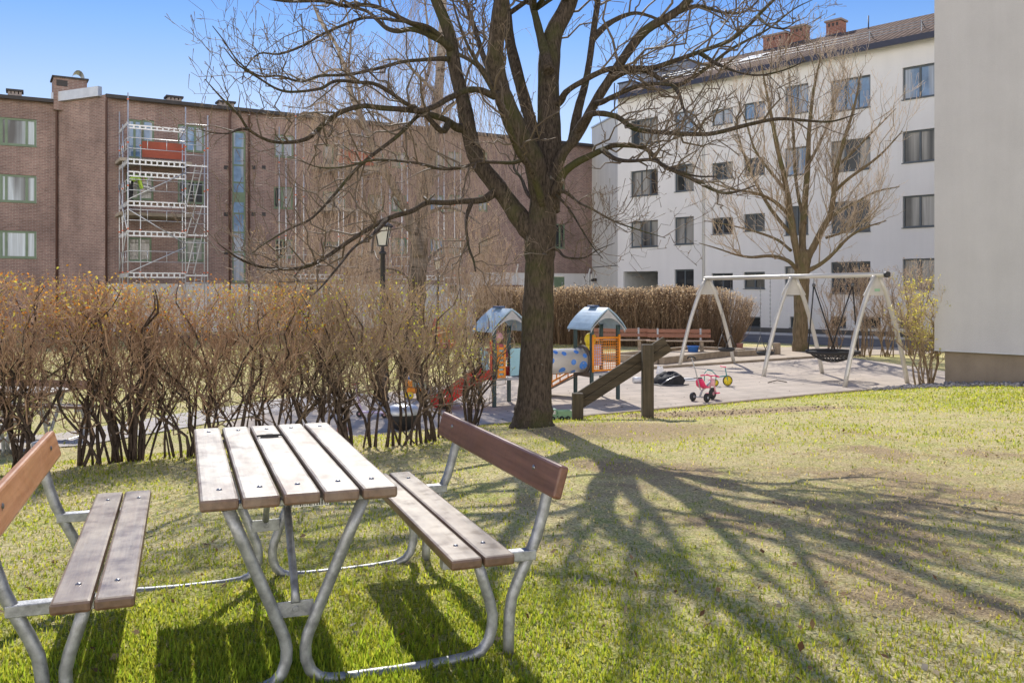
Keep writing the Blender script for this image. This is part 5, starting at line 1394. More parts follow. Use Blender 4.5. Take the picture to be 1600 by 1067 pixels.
for px,Yb,h,sx,lab in ((455,33.0,4.9,1.5,'tall pale arching shrub before the middle scaffold tower'),(530,35.0,5.6,1.6,'tall tan shrub between the middle scaffold tower and the lamp post'),(596,37.0,5.2,1.5,'tall tan shrub right behind the lamp post lantern'),(722,34.0,5.6,1.6,'tall tan shrub between the birch and the big maple trunk'),(775,36.0,4.6,1.3,'tan shrub hiding the entrance canopy just left of the big maple trunk'),(415,36.5,3.6,1.3,'lower pale arching shrub before the tall stair window strip')):
    shrub('tall_shrub',lab,'shrub',Vector(((px-800)/FP*Yb,Yb,LOW)),h,(sx,1.2),rg,16,'tall bare shrubs before the brick block',(1,0),(.014,.03),(.34,.25,.17),(.62,.46,.33),(260,[(.7,.52,.25),(.7,.42,.22)],.3,.5),(2.6,3.0,2.8),leafsize=.06,stemmat='palestem',sub_len=(.5,1.9),twr=(.0105,.009,.0075))
# trimmed brown hedge behind the benches
rg=np.random.default_rng(35)
hp=[Vector((-1.4,37.5,LOW)),Vector((3.2,35.6,LOW)),Vector((8.15,33.2,LOW))]
th=thing('trimmed_hedge','long clipped brown hedge behind the red benches, still in dry winter leaf','hedge',hp[1])
n=4300
s=rg.random(n); h0=hp[0]; h2=hp[2]; ax=unit(np.array(h2-h0)); pr=np.array([-ax[1],ax[0],0])
Lh=np.linalg.norm(np.array(h2-h0))
u=s*Lh; v=rg.uniform(-.55,.55,n)
bs=np.array(h0)+ax*u[:,None]+pr*v[:,None]
ztop=1.60+.05*np.sin(u*1.7)+.03*np.sin(u*4.1); edge=np.clip((Lh-u)/1.0,0,1); ztop=ztop-.45*(1-edge)**2-.30*(np.abs(v)/.55)**4
out=np.zeros((n,6,4)); f=np.linspace(0,1,6)
bs+=ax*(.16*np.sin(u*9.0)*np.sin(u*2.3))[:,None]
ln=rg.normal(0,.16,(n,2)); flare=v[:,None]*.45*f[None,:]+np.where(u>Lh-.9,(.5),0)[:,None]*0
for k in range(6):
    q=bs+ax*(ln[:,0]*f[k]+rg.normal(0,.03,n))[:,None]+pr*(ln[:,1]*f[k]*.5+v*.55*f[k]**.7+rg.normal(0,.03,n))[:,None]+ax*((np.clip(u-Lh+1.2,0,2))*.55*f[k]**.7)[:,None]
    q[:,2]=LOW-.02+(ztop-LOW)*f[k]*rg.uniform(.93,1.02,n)
    out[:,k,:3]=q; out[:,k,3]=.012*(1-.7*f[k])
sp=Sprays(); add_tubes(sp,out,3,(.30,.20,.12),rg,.4)
c2=sprout(tlist(out[rg.random(n)<.85]),rg,2.2,(.15,.5),(20,55),.25,4,.6,.005,.008,.5,.25)
c2=c2[(c2[:,-1,2]<1.62+rg.normal(0,.05,len(c2)))&(c2[:,0,2]>-.25+.5*rg.random(len(c2)))]
add_tubes(sp,c2,3,(.74,.55,.36),rg,.35)
sp.build('twigs',M['twig'],th)
tips=np.concatenate([c2[:,-1,:3],c2[:,2,:3],out[:,4,:3],out[:,5,:3]]); tips=tips[tips[:,2]>.25+1.0*rg.random(len(tips))]
cc=np.array([(.80,.60,.36),(.70,.49,.29),(.90,.72,.48)])[rg.integers(0,3,len(tips))]*(.7+.5*rg.random((len(tips),1)))
leaf_mesh('dry_leaves',tips,.06,rg,cc,M['leaf'],th,1.8)
# ------------------------------------------------------------------ playground
PZ=PAVE_Z
def rot(ax,a): return Matrix.Rotation(a,3,ax)
def wheel(name,c,r,w,axis,mat,parent,hub=None,spokes=0,hubr=.3):
    q=Vector(axis).to_track_quat('Z','Y').to_matrix(); mb=MB()
    i=r*(.86 if spokes else hubr)
    mb.lathe([(i,-w*.4),(r*.88,-w/2),(r,-w*.28),(r,w*.28),(r*.88,w/2),(i,w*.4),(i,-w*.4)],c,20,q)
    o=mb.build(name,mat,parent,0,True)
    if hub:
        hb=MB()
        if spokes:
            hb.lathe([(.0001,-w*.3),(r*.2,-w*.3),(r*.2,w*.3),(.0001,w*.3)],c,12,q); hb.lathe([(.0001,-w*.2),(r*.87,-w*.2),(r*.87,w*.2),(.0001,w*.2)],c,20,q)
            for k in range(spokes):
                a=2*math.pi*k/spokes; d=q@Vector((math.cos(a),math.sin(a),0)); hb.beam(Vector(c)+d*r*.15,Vector(c)+d*r*.78,w*.35,r*.13,up=axis)
        else: hb.lathe([(.0001,-w*.46),(i*1.02,-w*.46),(i*1.02,w*.46),(.0001,w*.46)],c,12,q)
        hb.build('hub',hub,o,0,True)
    return o

# ---- play house with two little towers joined by a tunnel
ps=thing('play_house','toddler play house with two blue roofed towers, spotted steel tunnel and red slide','play structure',(-.19,16.6,PZ),R_(27))
TX=2.07; hw=.30
for k,ox in enumerate((0,TX)):
    for sx in (-1,1):
        for sy in (-1,1):
            mb=MB(); mb.box((ox+sx*hw,sy*hw,.72),(.062,.062,1.44)); mb.build('post',M['darkgreenpost'],ps,.006,True)
    mb=MB(); mb.box((ox,0,.50),(.66,.66,.05)); mb.build('platform',M['greytoy'],ps,.008,True)
    # gable roof: two thick slopes, a ridge cap and arched gable trims
    ez,rz,ov=1.40,1.78,.41
    for sx in (-1,1):
        mb=MB(); t_=.03; n=6; V=[];Fc=[]
        for i in range(n+1):
            f=i/n; x=sx*ov*f; z=rz+(ez-rz)*f+.035*math.sin(f*math.pi)-(.02 if i==n else 0)
            for y in (-.43,.43): V+= [(ox+x,y,z),(ox+x,y,z-t_)]
        for i in range(n):
            a=i*4; b=a+4
            Fc+=[(a,a+2,b+2,b),(a+1,b+1,b+3,a+3),(a,b,b+1,a+1),(a+2,a+3,b+3,b+2)]
        Fc+=[(0,1,3,2),(n*4,n*4+2,n*4+3,n*4+1)]
        mb.idx(V,Fc,0,False); mb.build('roof_slope',M['roofblue'],ps,0,True)
    mb=MB(); mb.box((ox,.12,rz+.02),(.13,.26,.035)); mb.build('ridge_cap',M['navy'],ps,.008,True)
    for y in (-.405,.405):
        mb=MB(); n=12; V=[];Fc=[]
        for i in range(n+1):
            u=-1+2*i/n; x=ox+u*.39; zt=rz-.035+(ez-rz)*abs(u); zb=ez-.06+.24*(1-u*u)
            if abs(u)>.86: zb=ez-.10
            V+=[(x,y-.015,zt),(x,y-.015,min(zb,zt-.02)),(x,y+.015,zt),(x,y+.015,min(zb,zt-.02))]
        for i in range(n):
            a=i*4;b=a+4; Fc+=[(a,b,b+1,a+1),(a+2,a+3,b+3,b+2),(a+1,b+1,b+3,a+3),(a,a+2,b+2,b)]
        mb.idx(V,Fc); mb.build('gable_trim',M['greytoy'],ps,0,True)
# tunnel
mb=MB(); mb.lathe([(.235,0),(.235,1.5),(.222,1.5),(.222,0),(.235,0)],(.30,-.02,.76),36,Matrix(((0,0,1),(0,1,0),(-1,0,0))))
tn=mb.build('tunnel',M['tubesteel'],ps,0,True)
for x,a,r in ((.62,-.55,.045),(.92,.15,.06),(1.18,-.75,.07),(1.22,.72,.05),(1.40,-.05,.055),(1.50,.85,.05),(1.62,-.35,.085),(.50,.5,.06),(1.66,.45,.045),(.75,.75,.05),(1.45,-1.0,.05),(1.05,.9,.05)):
    mb=MB(); n=18; V=[]
    for j in range(n):
        th=2*math.pi*j/n; aa=a+math.sin(th)*r/.237
        V.append((x+math.cos(th)*r,-.02-.2375*math.cos(aa),.76+.2375*math.sin(aa)))
    mb.idx([(x,-.02-.2385*math.cos(a),.76+.2385*math.sin(a))]+V,[(0,1+j,1+(j+1)%n) for j in range(n)],0,True); mb.build('blue_dot',M['blue'],tn,0,True)
for x in (.33,1.74):
    mb=MB(); mb.lathe([(.24,-.02),(.29,-.02),(.29,.02),(.24,.02),(.24,-.02)],(x,-.02,.76),28,Matrix(((0,0,1),(0,1,0),(-1,0,0)))); mb.box((x,-.02,.50),(.035,.56,.10)); mb.build('tunnel_collar',M['brownpanel'],ps,0,True)
# orange mesh guard on the right tower
def meshguard(a,b,z0,z1,mat):
    a=Vector(a); b=Vector(b); mb=MB()
    for p in (a,b): mb.tube([p+Vector((0,0,z0-.03)),p+Vector((0,0,z1+.06))],.022,8)
    for z in (z0,z1): mb.tube([a+Vector((0,0,z)),b+Vector((0,0,z))],.02,8)
    n=int((b-a).length/.048)
    for k in range(1,n): mb.tube([a+(b-a)*(k/n)+Vector((0,0,z0)),a+(b-a)*(k/n)+Vector((0,0,z1))],.006,4)
    n=int((z1-z0)/.048)
    for k in range(1,n):
        z=Vector((0,0,z0+(z1-z0)*k/n)); mb.tube([a+z,b+z],.006,4)
    mb.build('mesh_guard',mat,ps,0,True)
meshguard((TX-hw,-hw-.05,0),(TX+hw,-hw-.05,0),.58,1.20,M['orange'])
mb=MB(); mb.box((TX+.02,.26,.90),(.20,.02,.34)); mb.lathe([(.001,.012),(.13,.012),(.13,-.012),(.001,-.012)],(TX+.02,.26,1.14),16,rot('X',math.pi/2)); mb.build('yellow_play_panel',M['yellow'],ps,0,True)
mb=MB(); mb.box((TX+.16,.24,.82),(.20,.02,.42)); mb.build('lilac_panel',M['lilac'],ps,.01,True)
# ramp with orange rails behind the right tower
mb=MB(); mb.beam((TX-.05,.36,.50),(TX-.75,.95,.02),.5,.03); mb.build('ramp',M['brownpanel'],ps,0,True)
for o_ in (0,.5):
    mb=MB(); a=Vector((TX-.33+o_*.7,.34+o_*.3,.55)); b=Vector((TX-.95+o_*.7,.88+o_*.3,.06)); up=Vector((0,0,.36))
    mb.tube([a+up,b+up],.02,6); mb.tube([a,b],.02,6)
    for k in range(6): mb.tube([a+(b-a)*(k/5),a+(b-a)*(k/5)+up],.013,5)
    mb.build('ramp_rail',M['orange'],ps,0,True)
# left tower panels and slide
for x0,x1 in ((-.27,-.10),(.02,.27)):
    mb=MB(); mb.box(((x0+x1)/2,-hw,.80),(x1-x0,.022,.50)); mb.build('light_blue_panel',M['lightblue'],ps,.006,True)
mb=MB(); mb.box((.56,-.30,.80),(.50,.022,.52)); mb.build('light_blue_panel',M['lightblue'],ps,.006,True)
mb=MB()
for z in np.arange(.55,1.1,.085): mb.box((-.17,-.335,z),(.15,.05,.045))
mb.box((-.235,-.33,.82),(.035,.03,.60)); mb.box((-.105,-.33,.82),(.035,.03,.60)); mb.build('yellow_ladder_panel',M['orange'],ps,.004,True)
mb=MB(); mb.box((-hw,.12,.80),(.022,.34,.50)); mb.build('light_blue_panel',M['lightblue'],ps,.006,True)
path=[(-.34,.53),(-.50,.50),(-.72,.38),(-.98,.22),(-1.20,.10),(-1.36,.06)]
mb=MB(); V=[];Fc=[]
prof=[(-.23,.15),(-.20,.155),(-.185,.02),(0,0),(.185,.02),(.20,.155),(.23,.15),(.205,-.02),(0,-.03),(-.205,-.02)]; n=len(prof)
for (x,z) in path:
    for (y,dz) in prof: V.append((x,-.05+y,z+dz))
for i in range(len(path)-1):
    for j in range(n): Fc.append((i*n+j,i*n+(j+1)%n,(i+1)*n+(j+1)%n,(i+1)*n+j))
mb.idx(V,Fc); mb.build('slide',M['slidered'],ps,0,True)
mb=MB(); mb.box((-1.15,-.05,.03),(.06,.3,.1)); mb.build('slide_foot',M['darkgreenpost'],ps,0,True)
mb=MB(); mb.box((-.36,-.29,.85),(.04,.04,.72)); mb.build('red_pole',M['slidered'],ps,.008,True)
# toddler standing in the left tower
q=Matrix.Rotation(R_(27),3,'Z')@Vector((-.10,-.06,.526)); kid=thing('person','small child in a pink hat and pink red coat standing in the left play tower','person',Vector((-.19,16.6,PZ))+q,R_(27))
sk('body',[[((0,0,.36),.075),((.05,0,.20),.055),((.055,0,.05),.04),((.055,-.06,.025),.032)],[((0,0,.36),.075),((-.05,0,.20),.055),((-.055,0,.05),.04),((-.055,-.06,.025),.032)]],M['navy'],kid)
sk('coat',[[((0,0,.36),.10),((0,0,.46),.105),((0,0,.56),.09),((0,0,.62),.045)],[((0,0,.56),.09),((-.11,-.01,.54),.042),((-.20,-.03,.49),.036),((-.27,-.06,.50),.03)],[((0,0,.56),.09),((.11,-.01,.54),.042),((.15,-.03,.42),.036),((.12,-.10,.36),.03)]],M['pinkcloth'],kid)
head(kid,(0,-.01,.70),.078,(-.2,-1,0),(0,0,1)).build('head',M['skin'],kid,0,True)
mb=MB(); mb.lathe([(.001,.10),(.05,.088),(.082,.04),(.09,-.005),(.094,-.02),(.08,-.03)],(0,0,.72),16); mb.lathe([(.001,.02),(.02,0),(.001,-.02)],(0,0,.83),8); mb.build('hat',M['pinkhat'],kid,0,True)
hand(kid,(-.27,-.06,.50),(-1,-.3,.1),.019,M['skin']); hand(kid,(.12,-.10,.36),(0,-.5,-1),.019,M['skin'],-1)
# red toy bucket on the panel edge
mb=MB(); mb.lathe([(.001,0),(.055,0),(.075,.15),(.078,.155),(.07,.15),(.05,.01)],(0,0,0),16); mb.tube([(-.075,0,.15),(-.05,0,.21),(0,0,.23),(.05,0,.21),(.075,0,.15)],.005,5)
tb=thing('toy_bucket','red toy bucket standing on the left tower floor behind the blue panel','bucket',Vector((-.19,16.6,PZ))+Matrix.Rotation(R_(27),3,'Z')@Vector((.20,.12,.526)),0); mb.build('bucket_shell',M['slidered'],tb,0,True)

# ---- swing set
f1=Vector((8.14,20.0,0)); f0=Vector((5.58,25.6,0)); bd=(f0-f1).normalized(); pd=Vector((-bd.y,bd.x,0)); pd = pd if pd.x>0 else -pd
ZT=PZ+2.40
sw=thing('swing_set','long pale metal swing frame with three pairs of splayed legs','swing set',(f1.x,f1.y,PZ))
ts=(0,.43,1.0); LB=(f0-f1).length
for t_ in ts:
    c=f1+(f0-f1)*t_
    for sd in (-1,1):
        pts=[]
        for k in range(9):
            f=k/8; off=.07+.88*(f**.85)+.05*math.sin(f*math.pi); pts.append((c.x+pd.x*sd*off,c.y+pd.y*sd*off,ZT+.02-(2.44)*f))
        mb=MB(); mb.tube(pts,.052,12); mb.build('leg',M['swing'],sw)
    mb=MB(); n=10; V=[]
    for z_,w_ in ((.03,.14),(-.10,.20),(-.25,.30),(-.40,.40)):
        for sd in (-1,1):
            for th in (-.012,.012): V.append((c.x+pd.x*sd*w_+bd.x*th,c.y+pd.y*sd*w_+bd.y*th,ZT+z_))
    Fc=[]
    for i in range(3):
        a=i*4;b=a+4; Fc+=[(a,b,b+2,a+2),(a+1,a+3,b+3,b+1),(a,a+1,b+1,b),(a+2,b+2,b+3,a+3)]
    Fc+=[(0,2,3,1),(12,13,15,14)]
    mb.idx(V,Fc); mb.build('gusset_plate',M['swing'],sw)
mb=MB(); a=f1-bd*.28; b=f0+bd*.12; mb.tube([(a.x,a.y,ZT+.06),(b.x,b.y,ZT+.06)],.058,14); mb.build('top_beam',M['swing'],sw)
mb=MB(); mb.tube([(a.x-bd.x*.05,a.y-bd.y*.05,ZT+.06),(a.x+bd.x*.03,a.y+bd.y*.03,ZT+.06)],.066,14); mb.build('end_cap',M['blackmetal'],sw)
mb=MB(); c=f1-bd*.016; mb.box((c.x,c.y,ZT-.28),(.16,.004,.06),rz=math.atan2(pd.y,pd.x)); mb.build('maker_badge',M['toygreen'],sw)
def chain(mb,a,b,r=.010):
    """a run of links between two points"""
    a=Vector(a); b=Vector(b); d=(b-a); n=max(2,int(d.length/.055)); dn=d.normalized(); s=dn.cross(Vector((.3,1,.1))).normalized(); u=s.cross(dn)
    for k in range(n):
        c=a+d*((k+.5)/n); w=s if k%2 else u; L_=d.length/n*.62
        pts=[c+dn*L_*math.cos(th)+w*.012*math.sin(th) for th in (0,1.05,2.1,3.14,4.19,5.24)]
        mb.tube(pts,.0042,4,closed=True)
def child_swing(t_,lab):
    c=f1+(f0-f1)*t_; r=thing('child_swing',lab,'swing',(c.x,c.y,PZ+.48),0,'cradle swings in the far bay')
    zs=PZ+.48
    for sd in (-1,1):
        top=Vector((c.x+bd.x*.19*sd,c.y+bd.y*.19*sd,ZT)); mid_=Vector((top.x,top.y,zs+.42))
        mb=MB(); chain(mb,top,mid_); mb.tube([top,top+Vector((0,0,.08))],.02,6)
        for fb in (-1,1): mb.tube([mid_,Vector((c.x+bd.x*.17*sd+pd.x*.17*fb,c.y+bd.y*.17*sd+pd.y*.17*fb,zs+.05))],.011,5)
        mb.build('chain',M['chain'],r)
    mb=MB(); V=[];Fc=[]; n=16
    for (rr,z) in ((.20,.05),(.225,.035),(.215,-.01),(.16,-.05),(.02,-.06),(.02,-.045),(.14,-.035),(.18,.0),(.20,.05)):
        for j in range(n):
            a=2*math.pi*j/n; v=bd*math.cos(a)*rr*.95+pd*math.sin(a)*rr*1.1; V.append((c.x+v.x,c.y+v.y,zs+z))
    for i in range(8):
        for j in range(n): Fc.append((i*n+j,i*n+(j+1)%n,(i+1)*n+(j+1)%n,(i+1)*n+j))
    mb.idx(V,Fc,0,True); mb.build('seat',M['rubber'],r)
child_swing(.86,'cradle swing hanging nearest the far left end of the swing frame'); child_swing(.60,'cradle swing hanging beside the middle legs of the swing frame')
c=f1+(f0-f1)*.215; bz=PZ+.66
bs=thing('basket_swing','black rope basket swing hanging from four ropes in the near bay','swing',(c.x,c.y,bz))
mb=MB(); ring=[(c.x+.58*math.cos(a),c.y+.58*math.sin(a),bz) for a in np.linspace(0,2*math.pi,33)[:-1]]; mb.tube(ring,.045,8,closed=True); mb.build('ring',M['rope'],bs)
mb=MB()
def bowl(rr,a): return (c.x+rr*math.cos(a),c.y+rr*math.sin(a),bz-.24*(1-(rr/.58)**2))
for k in range(28):
    a0=2*math.pi*k/28
    for s_ in (-1,1): mb.tube([bowl(rr,a0+s_*(.58-rr)*1.15) for rr in (.57,.46,.35,.24,.13)],.009,4)
for rr in (.13,.24,.36,.47): mb.tube([bowl(rr,a) for a in np.linspace(0,2*math.pi,25)[:-1]],.010,4,closed=True)
mb.build('net',M['rope'],bs)
for sd in (-1,1):
    top=c+bd*.62*sd; tz=ZT-.16
    mb=MB(); chain(mb,(top.x,top.y,ZT+.02),(top.x,top.y,tz)); mb.lathe([(.001,.05),(.04,.03),(.04,-.03),(.001,-.05)],(top.x,top.y,tz),8); mb.build('hanger',M['chain'],bs)
    for fb in (-1,1):
        e=c+bd*.36*sd+pd*.42*fb; mb=MB(); mb.tube([(top.x,top.y,tz),(e.x,e.y,bz+.02)],.017,6); mb.build('rope',M['rope'],bs)

# ---- old timber rail at the crest of the lawn
RY=12.2
tr=thing('timber_rail','mossy dark timber rail sloping up across two square posts at the lawn edge','railing',(P(1012,645,RY).x,RY,gzf(P(1012,645,RY).x,RY)))
for px0,px1,y0,y1,d in ((1003,1020.5,538,652,0),(894,911,614,658,-.9)):
    Yp=RY+d*0; a=P(px0,y0,Yp); b=P(px1,y1,Yp); mb=MB(); w=abs(b.x-a.x); mb.box(((a.x+b.x)/2,Yp,(a.z+b.z)/2-.1),(w,w,a.z-b.z+.2)); mb.build('post',M['timberz'],tr,.008)
A0=P(903,627,RY+.12); A1=P(1043,537,RY+.12); dr=(A1-A0).normalized(); upv=Vector((-dr.z,0,dr.x))
for o_ in (.057,-.057):
    mb=MB(); p=A0+upv*o_; q_=A1+upv*o_; mb.beam(p,q_,.07,.11,up=upv); mb.build('sloping_board',M['timber'],tr,.006)

# ---- benches by the hedge
def bench(label,px,py,Yb,rz,L=1.85,grp='red plank benches beyond the playground'):
    x=(px-800)/FP*Yb; t=thing('park_bench',label,'bench',(x,Yb,LOW),rz,grp)
    for k,z in enumerate((.60,.75)): mb=MB(); mb.box((0,.25+k*.035,z),(L,.035,.13),M=rot('X',R_(-13))); mb.build('back_plank',M['benchred'],t,.008,True)
    for k,y in enumerate((-.20,-.06,.08)): mb=MB(); mb.box((0,y,.44),(L+.12,.125,.04)); mb.build('seat_plank',M['benchred'] if k else M['kerbwood'],t,.008,True)
    for sx in (-1,1):
        mb=MB(); mb.box((sx*L*.34,-.16,.21),(.11,.12,.42)); mb.build('leg',M['kerbwood'],t,.008,True)
        mb=MB(); mb.beam((sx*L*.34,.16,0),(sx*L*.34,.32,.84),.06,.08); mb.build('back_post',M['galv'],t,0,True)
    return t
bench('red brown plank bench left of the timber rail, before the trimmed hedge',968,552,30.6,R_(-4),1.95)
bench('red brown plank bench with a blue bucket by it, right of the timber rail',1062,551,30.0,R_(-6),2.1)
bench('wooden bench far back on the lower lawn, seen through the hedge',520,552,33.0,R_(5),1.4,'benches on the lower lawn')
# blue bucket
def bucket(name,label,cat,loc,r,h,mat,grp=None):
    t=thing(name,label,cat,loc,0,grp); mb=MB(); mb.lathe([(.001,0),(r*.78,0),(r*.98,h*.93),(r*1.06,h*.94),(r*1.06,h),(r*.95,h),(r*.74,.02),(.001,.02)],(0,0,0),20); mb.build('shell',mat,t,0,True)
    hb=MB(); hb.tube([(r*1.03*math.cos(a),r*.25*0+0.02,h*.92-math.sin(a)*0-.0+(-.35*h)*math.sin(a)) for a in np.linspace(0,math.pi,9)],.006,5); hb.build('handle',M['bolt'],t,0,True); return t
g=G(1080,553.5,LOW); bucket('bucket','blue plastic bucket on the sand under the right red bench','bucket',(g.x,g.y-.3,LOW),.19,.30,M['blue'])
# sandbox of heavy timbers
sb0=G(1033,569,LOW); sb1=G(1168,553,LOW)
d=(sb1-sb0).normalized(); nv=Vector((-d.y,d.x,0)); nv=nv if nv.y>0 else -nv; Ls=(sb1-sb0).length*.94
box=thing('sandbox','low sandbox of pale square timbers with toys in it','sandbox',(sb0.x,sb0.y,LOW))
def bm_(a,b,w=.16,h=.2,z=LOW+.10): mb=MB(); mb.beam((a.x,a.y,z),(b.x,b.y,z),w,h); mb.build('timber_beam',M['kerbwood'],box,.012)
c00=sb0; c10=sb0+d*Ls; c01=sb0+nv*2.0; c11=c10+nv*2.0
bm_(c00,c10); bm_(c01,c11); bm_(c00+nv*.10,c01-nv*.10,z=LOW+.105); bm_(c10+nv*.10,c11-nv*.10,z=LOW+.105)
mb=MB(); mb.face([(p.x,p.y,LOW+.10) for p in (c00+d*.05+nv*.05,c10-d*.05+nv*.05,c11-d*.05-nv*.05,c01+d*.05-nv*.05)]); mb.build('sand_fill',M['sandm'],box)
for k,(px,lab,mat) in enumerate(((1040,'pale green sand mould in the sandbox','toygreen'),(1055,'yellow sand mould in the sandbox','yellow'),(1067,'teal sand mould in the sandbox, nearest the swing leg','teal'))):
    q_=c00+d*(.35+.5*k)+nv*.9; bucket('sand_mould',lab,'toy',(q_.x,q_.y,LOW+.10),.09,.10,M[mat],'sand moulds in the sandbox')
def loose_beam(label,px0,py0,px1,py1,w=.16,h=.18,posts=True):
    a=G(px0,py0,LOW); b=G(px1,py1,LOW); t=thing('timber_beam',label,'timber',(a.x,a.y,LOW),0,'low timbers lying on the sand'); mb=MB(); mb.beam((a.x,a.y,LOW+h/2),(b.x,b.y,LOW+h/2),w,h); mb.build('squared_log',M['kerbwood'],t,.012)
    if posts:
        mb=MB(); dd=(b-a).normalized(); mb.box((b.x+dd.x*.12,b.y+dd.y*.12,LOW+.19),(.2,.2,.38)); mb.build('end_block',M['kerbwood'],t,.012)
loose_beam('low squared timber behind the far cradle swings, with an end block',1150,557,1210,553.5)
loose_beam('short squared timber left of the mesh guard tower',934,561,960,559,.16,.16,False)
g=G(1156,547,LOW); bucket('flower_pot','small terracotta pot on the sand behind the cradle swings','pot',(g.x,g.y,LOW),.12,.24,M['ball'])

# ---- things lying on the paving
g=G(1043,601,PZ); bg=thing('bag','crumpled open black bag lying on the paving','bag',(g.x,g.y,PZ),R_(8))
mb=MB(); rr=np.random.default_rng(4); n=20;k=9; V=[];Fc=[]
for i in range(k+1):
    th=math.pi*.5*i/k
    for j in range(n):
        ph=2*math.pi*j/n; w=1+.16*math.sin(3*ph+1)+.1*math.sin(7*ph+i)+rr.normal(0,.03)
        V.append((.33*math.cos(ph)*math.cos(th)*w+.06*math.sin(th),.24*math.sin(ph)*math.cos(th)*w,.27*math.sin(th)**.8*(1+.12*math.cos(2*ph+.6))+rr.normal(0,.01)))
for i in range(k):
    for j in range(n): Fc.append((i*n+j,i*n+(j+1)%n,(i+1)*n+(j+1)%n,(i+1)*n+j))
mb.idx(V,Fc,0,True); mb.build('fabric_body',M['bag'],bg,0,True)
mb=MB(); mb.tube([(-.22,-.24,.03),(-.1,-.26,.12),(.1,-.22,.2),(.25,-.12,.22)],.012,5); mb.build('strap',M['bolt'],bg,0,True)
mb=MB(); mb.tube([(-.34,.0,.02),(-.25,-.27,.02),(.1,-.34,.02),(.42,-.22,.02)],.012,5); mb.build('strap',M['chain'],bg,0,True)
g=G(1074,594,PZ); t=thing('white_board','thin white board lying on the paving beside the black bag','board',(g.x,g.y,PZ),R_(10)); mb=MB(); mb.box((0,.1,.012),(.55,.5,.02)); mb.build('sheet',M['whiteplastic'],t,.004,True); mb=MB(); mb.tube([(-.35,-.2,.02),(.42,.16,.03)],.018,6); mb.build('dark_edge_rod',M['rubber'],t,0,True)
g=G(997,598,PZ); t=thing('white_tube','short white plastic tube lying on the paving by the timber rail','tube',(g.x,g.y,PZ),R_(6)); mb=MB(); mb.lathe([(.055,-.12),(.065,-.12),(.065,.12),(.055,.12),(.055,-.12)],(0,0,.066),16,Matrix(((0,0,1),(0,1,0),(-1,0,0)))); mb.build('pipe',M['whiteplastic'],t,0,True)
g=G(1031,584,PZ); t=thing('paper_bag','small crumpled white paper standing behind the black bag','bag',(g.x,g.y,PZ),.4); mb=MB(); mb.idx([(-.1,-.05,0),(.1,-.06,0),(.11,.06,0),(-.09,.05,0),(-.07,-.03,.16),(.05,-.05,.2),(.07,.03,.15),(-.04,.04,.22)],[(0,1,5,4),(1,2,6,5),(2,3,7,6),(3,0,4,7),(4,5,6,7)]); mb.build('paper',M['whiteplastic'],t,0,True)

# pink push tricycle
g=G(1104,627,PZ); tk=thing('tricycle','pink and white push tricycle with black wheels and a long parent handle','tricycle',(g.x,g.y+.12,PZ),R_(48))
for sy in (-1,1): wheel('rear_wheel',(-.2,sy*.15,.085),.085,.06,(0,1,0),M['rubber'],tk,M['greytoy'])
fw_=wheel('front_wheel',(.28,0,.115),.115,.055,(0,1,0),M['rubber'],tk,M['palepink'])
mb=MB(); mb.tube([(-.2,-.13,.085),(-.2,.13,.085)],.012,6); mb.tube([(-.2,0,.09),(-.12,0,.20),(.05,0,.26),(.2,0,.36)],.02,8); mb.build('frame',M['greytoy'],tk,0,True)
mb=MB(); mb.tube([(.29,-.05,.115),(.27,-.05,.26),(.24,0,.34),(.22,0,.46)],.016,6); mb.tube([(.29,.05,.115),(.27,.05,.26),(.24,0,.34)],.016,6); mb.lathe([(.001,.05),(.06,.03),(.07,-.06),(.04,-.10)],(.25,0,.36),12); mb.build('fork',M['palepink'],tk,0,True)
mb=MB(); mb.tube([(.17,-.20,.455),(.21,-.08,.475),(.22,0,.46),(.21,.08,.475),(.17,.20,.455)],.015,8); mb.build('handlebar',M['pink'],tk,0,True)
for sy in (-1,1): mb=MB(); mb.box((.28,sy*.11,.10 if sy>0 else .13),(.09,.06,.025)); mb.build('pedal',M['pink'],tk,.006,True)
mb=MB(); V=[];Fc=[]
for i,(x,z,w) in enumerate(((.10,.27,.05),(.02,.265,.09),(-.08,.27,.105),(-.15,.31,.10),(-.19,.38,.09),(-.205,.43,.06))):
    for s_ in (-1,0,1): V+=[(x,s_*w,z+.012*abs(s_)),(x-.015,s_*w,z-.03+.012*abs(s_))]
for i in range(5):
    for j in (0,1):
        a=i*6+j*2;b=a+6; Fc+=[(a,a+2,b+2,b),(a+1,b+1,b+3,a+3)]
    a=i*6;b=a+6; Fc+=[(a,b,b+1,a+1),(a+4,a+5,b+5,b+4)]
Fc+=[(0,1,3,2),(2,3,5,4),(30,32,33,31),(32,34,35,33)]
mb.idx(V,Fc); mb.build('seat',M['pink'],tk,.006,True)
mb=MB(); mb.tube([(-.18,0,.22),(-.36,0,.60),(-.50,.0,.84)],.011,6); mb.build('push_rod',M['greytoy'],tk,0,True)
mb=MB(); mb.tube([(-.50,-.09,.83),(-.52,-.05,.87),(-.52,.05,.87),(-.50,.09,.83)],.015,6); mb.build('push_grip',M['rubber'],tk,0,True)
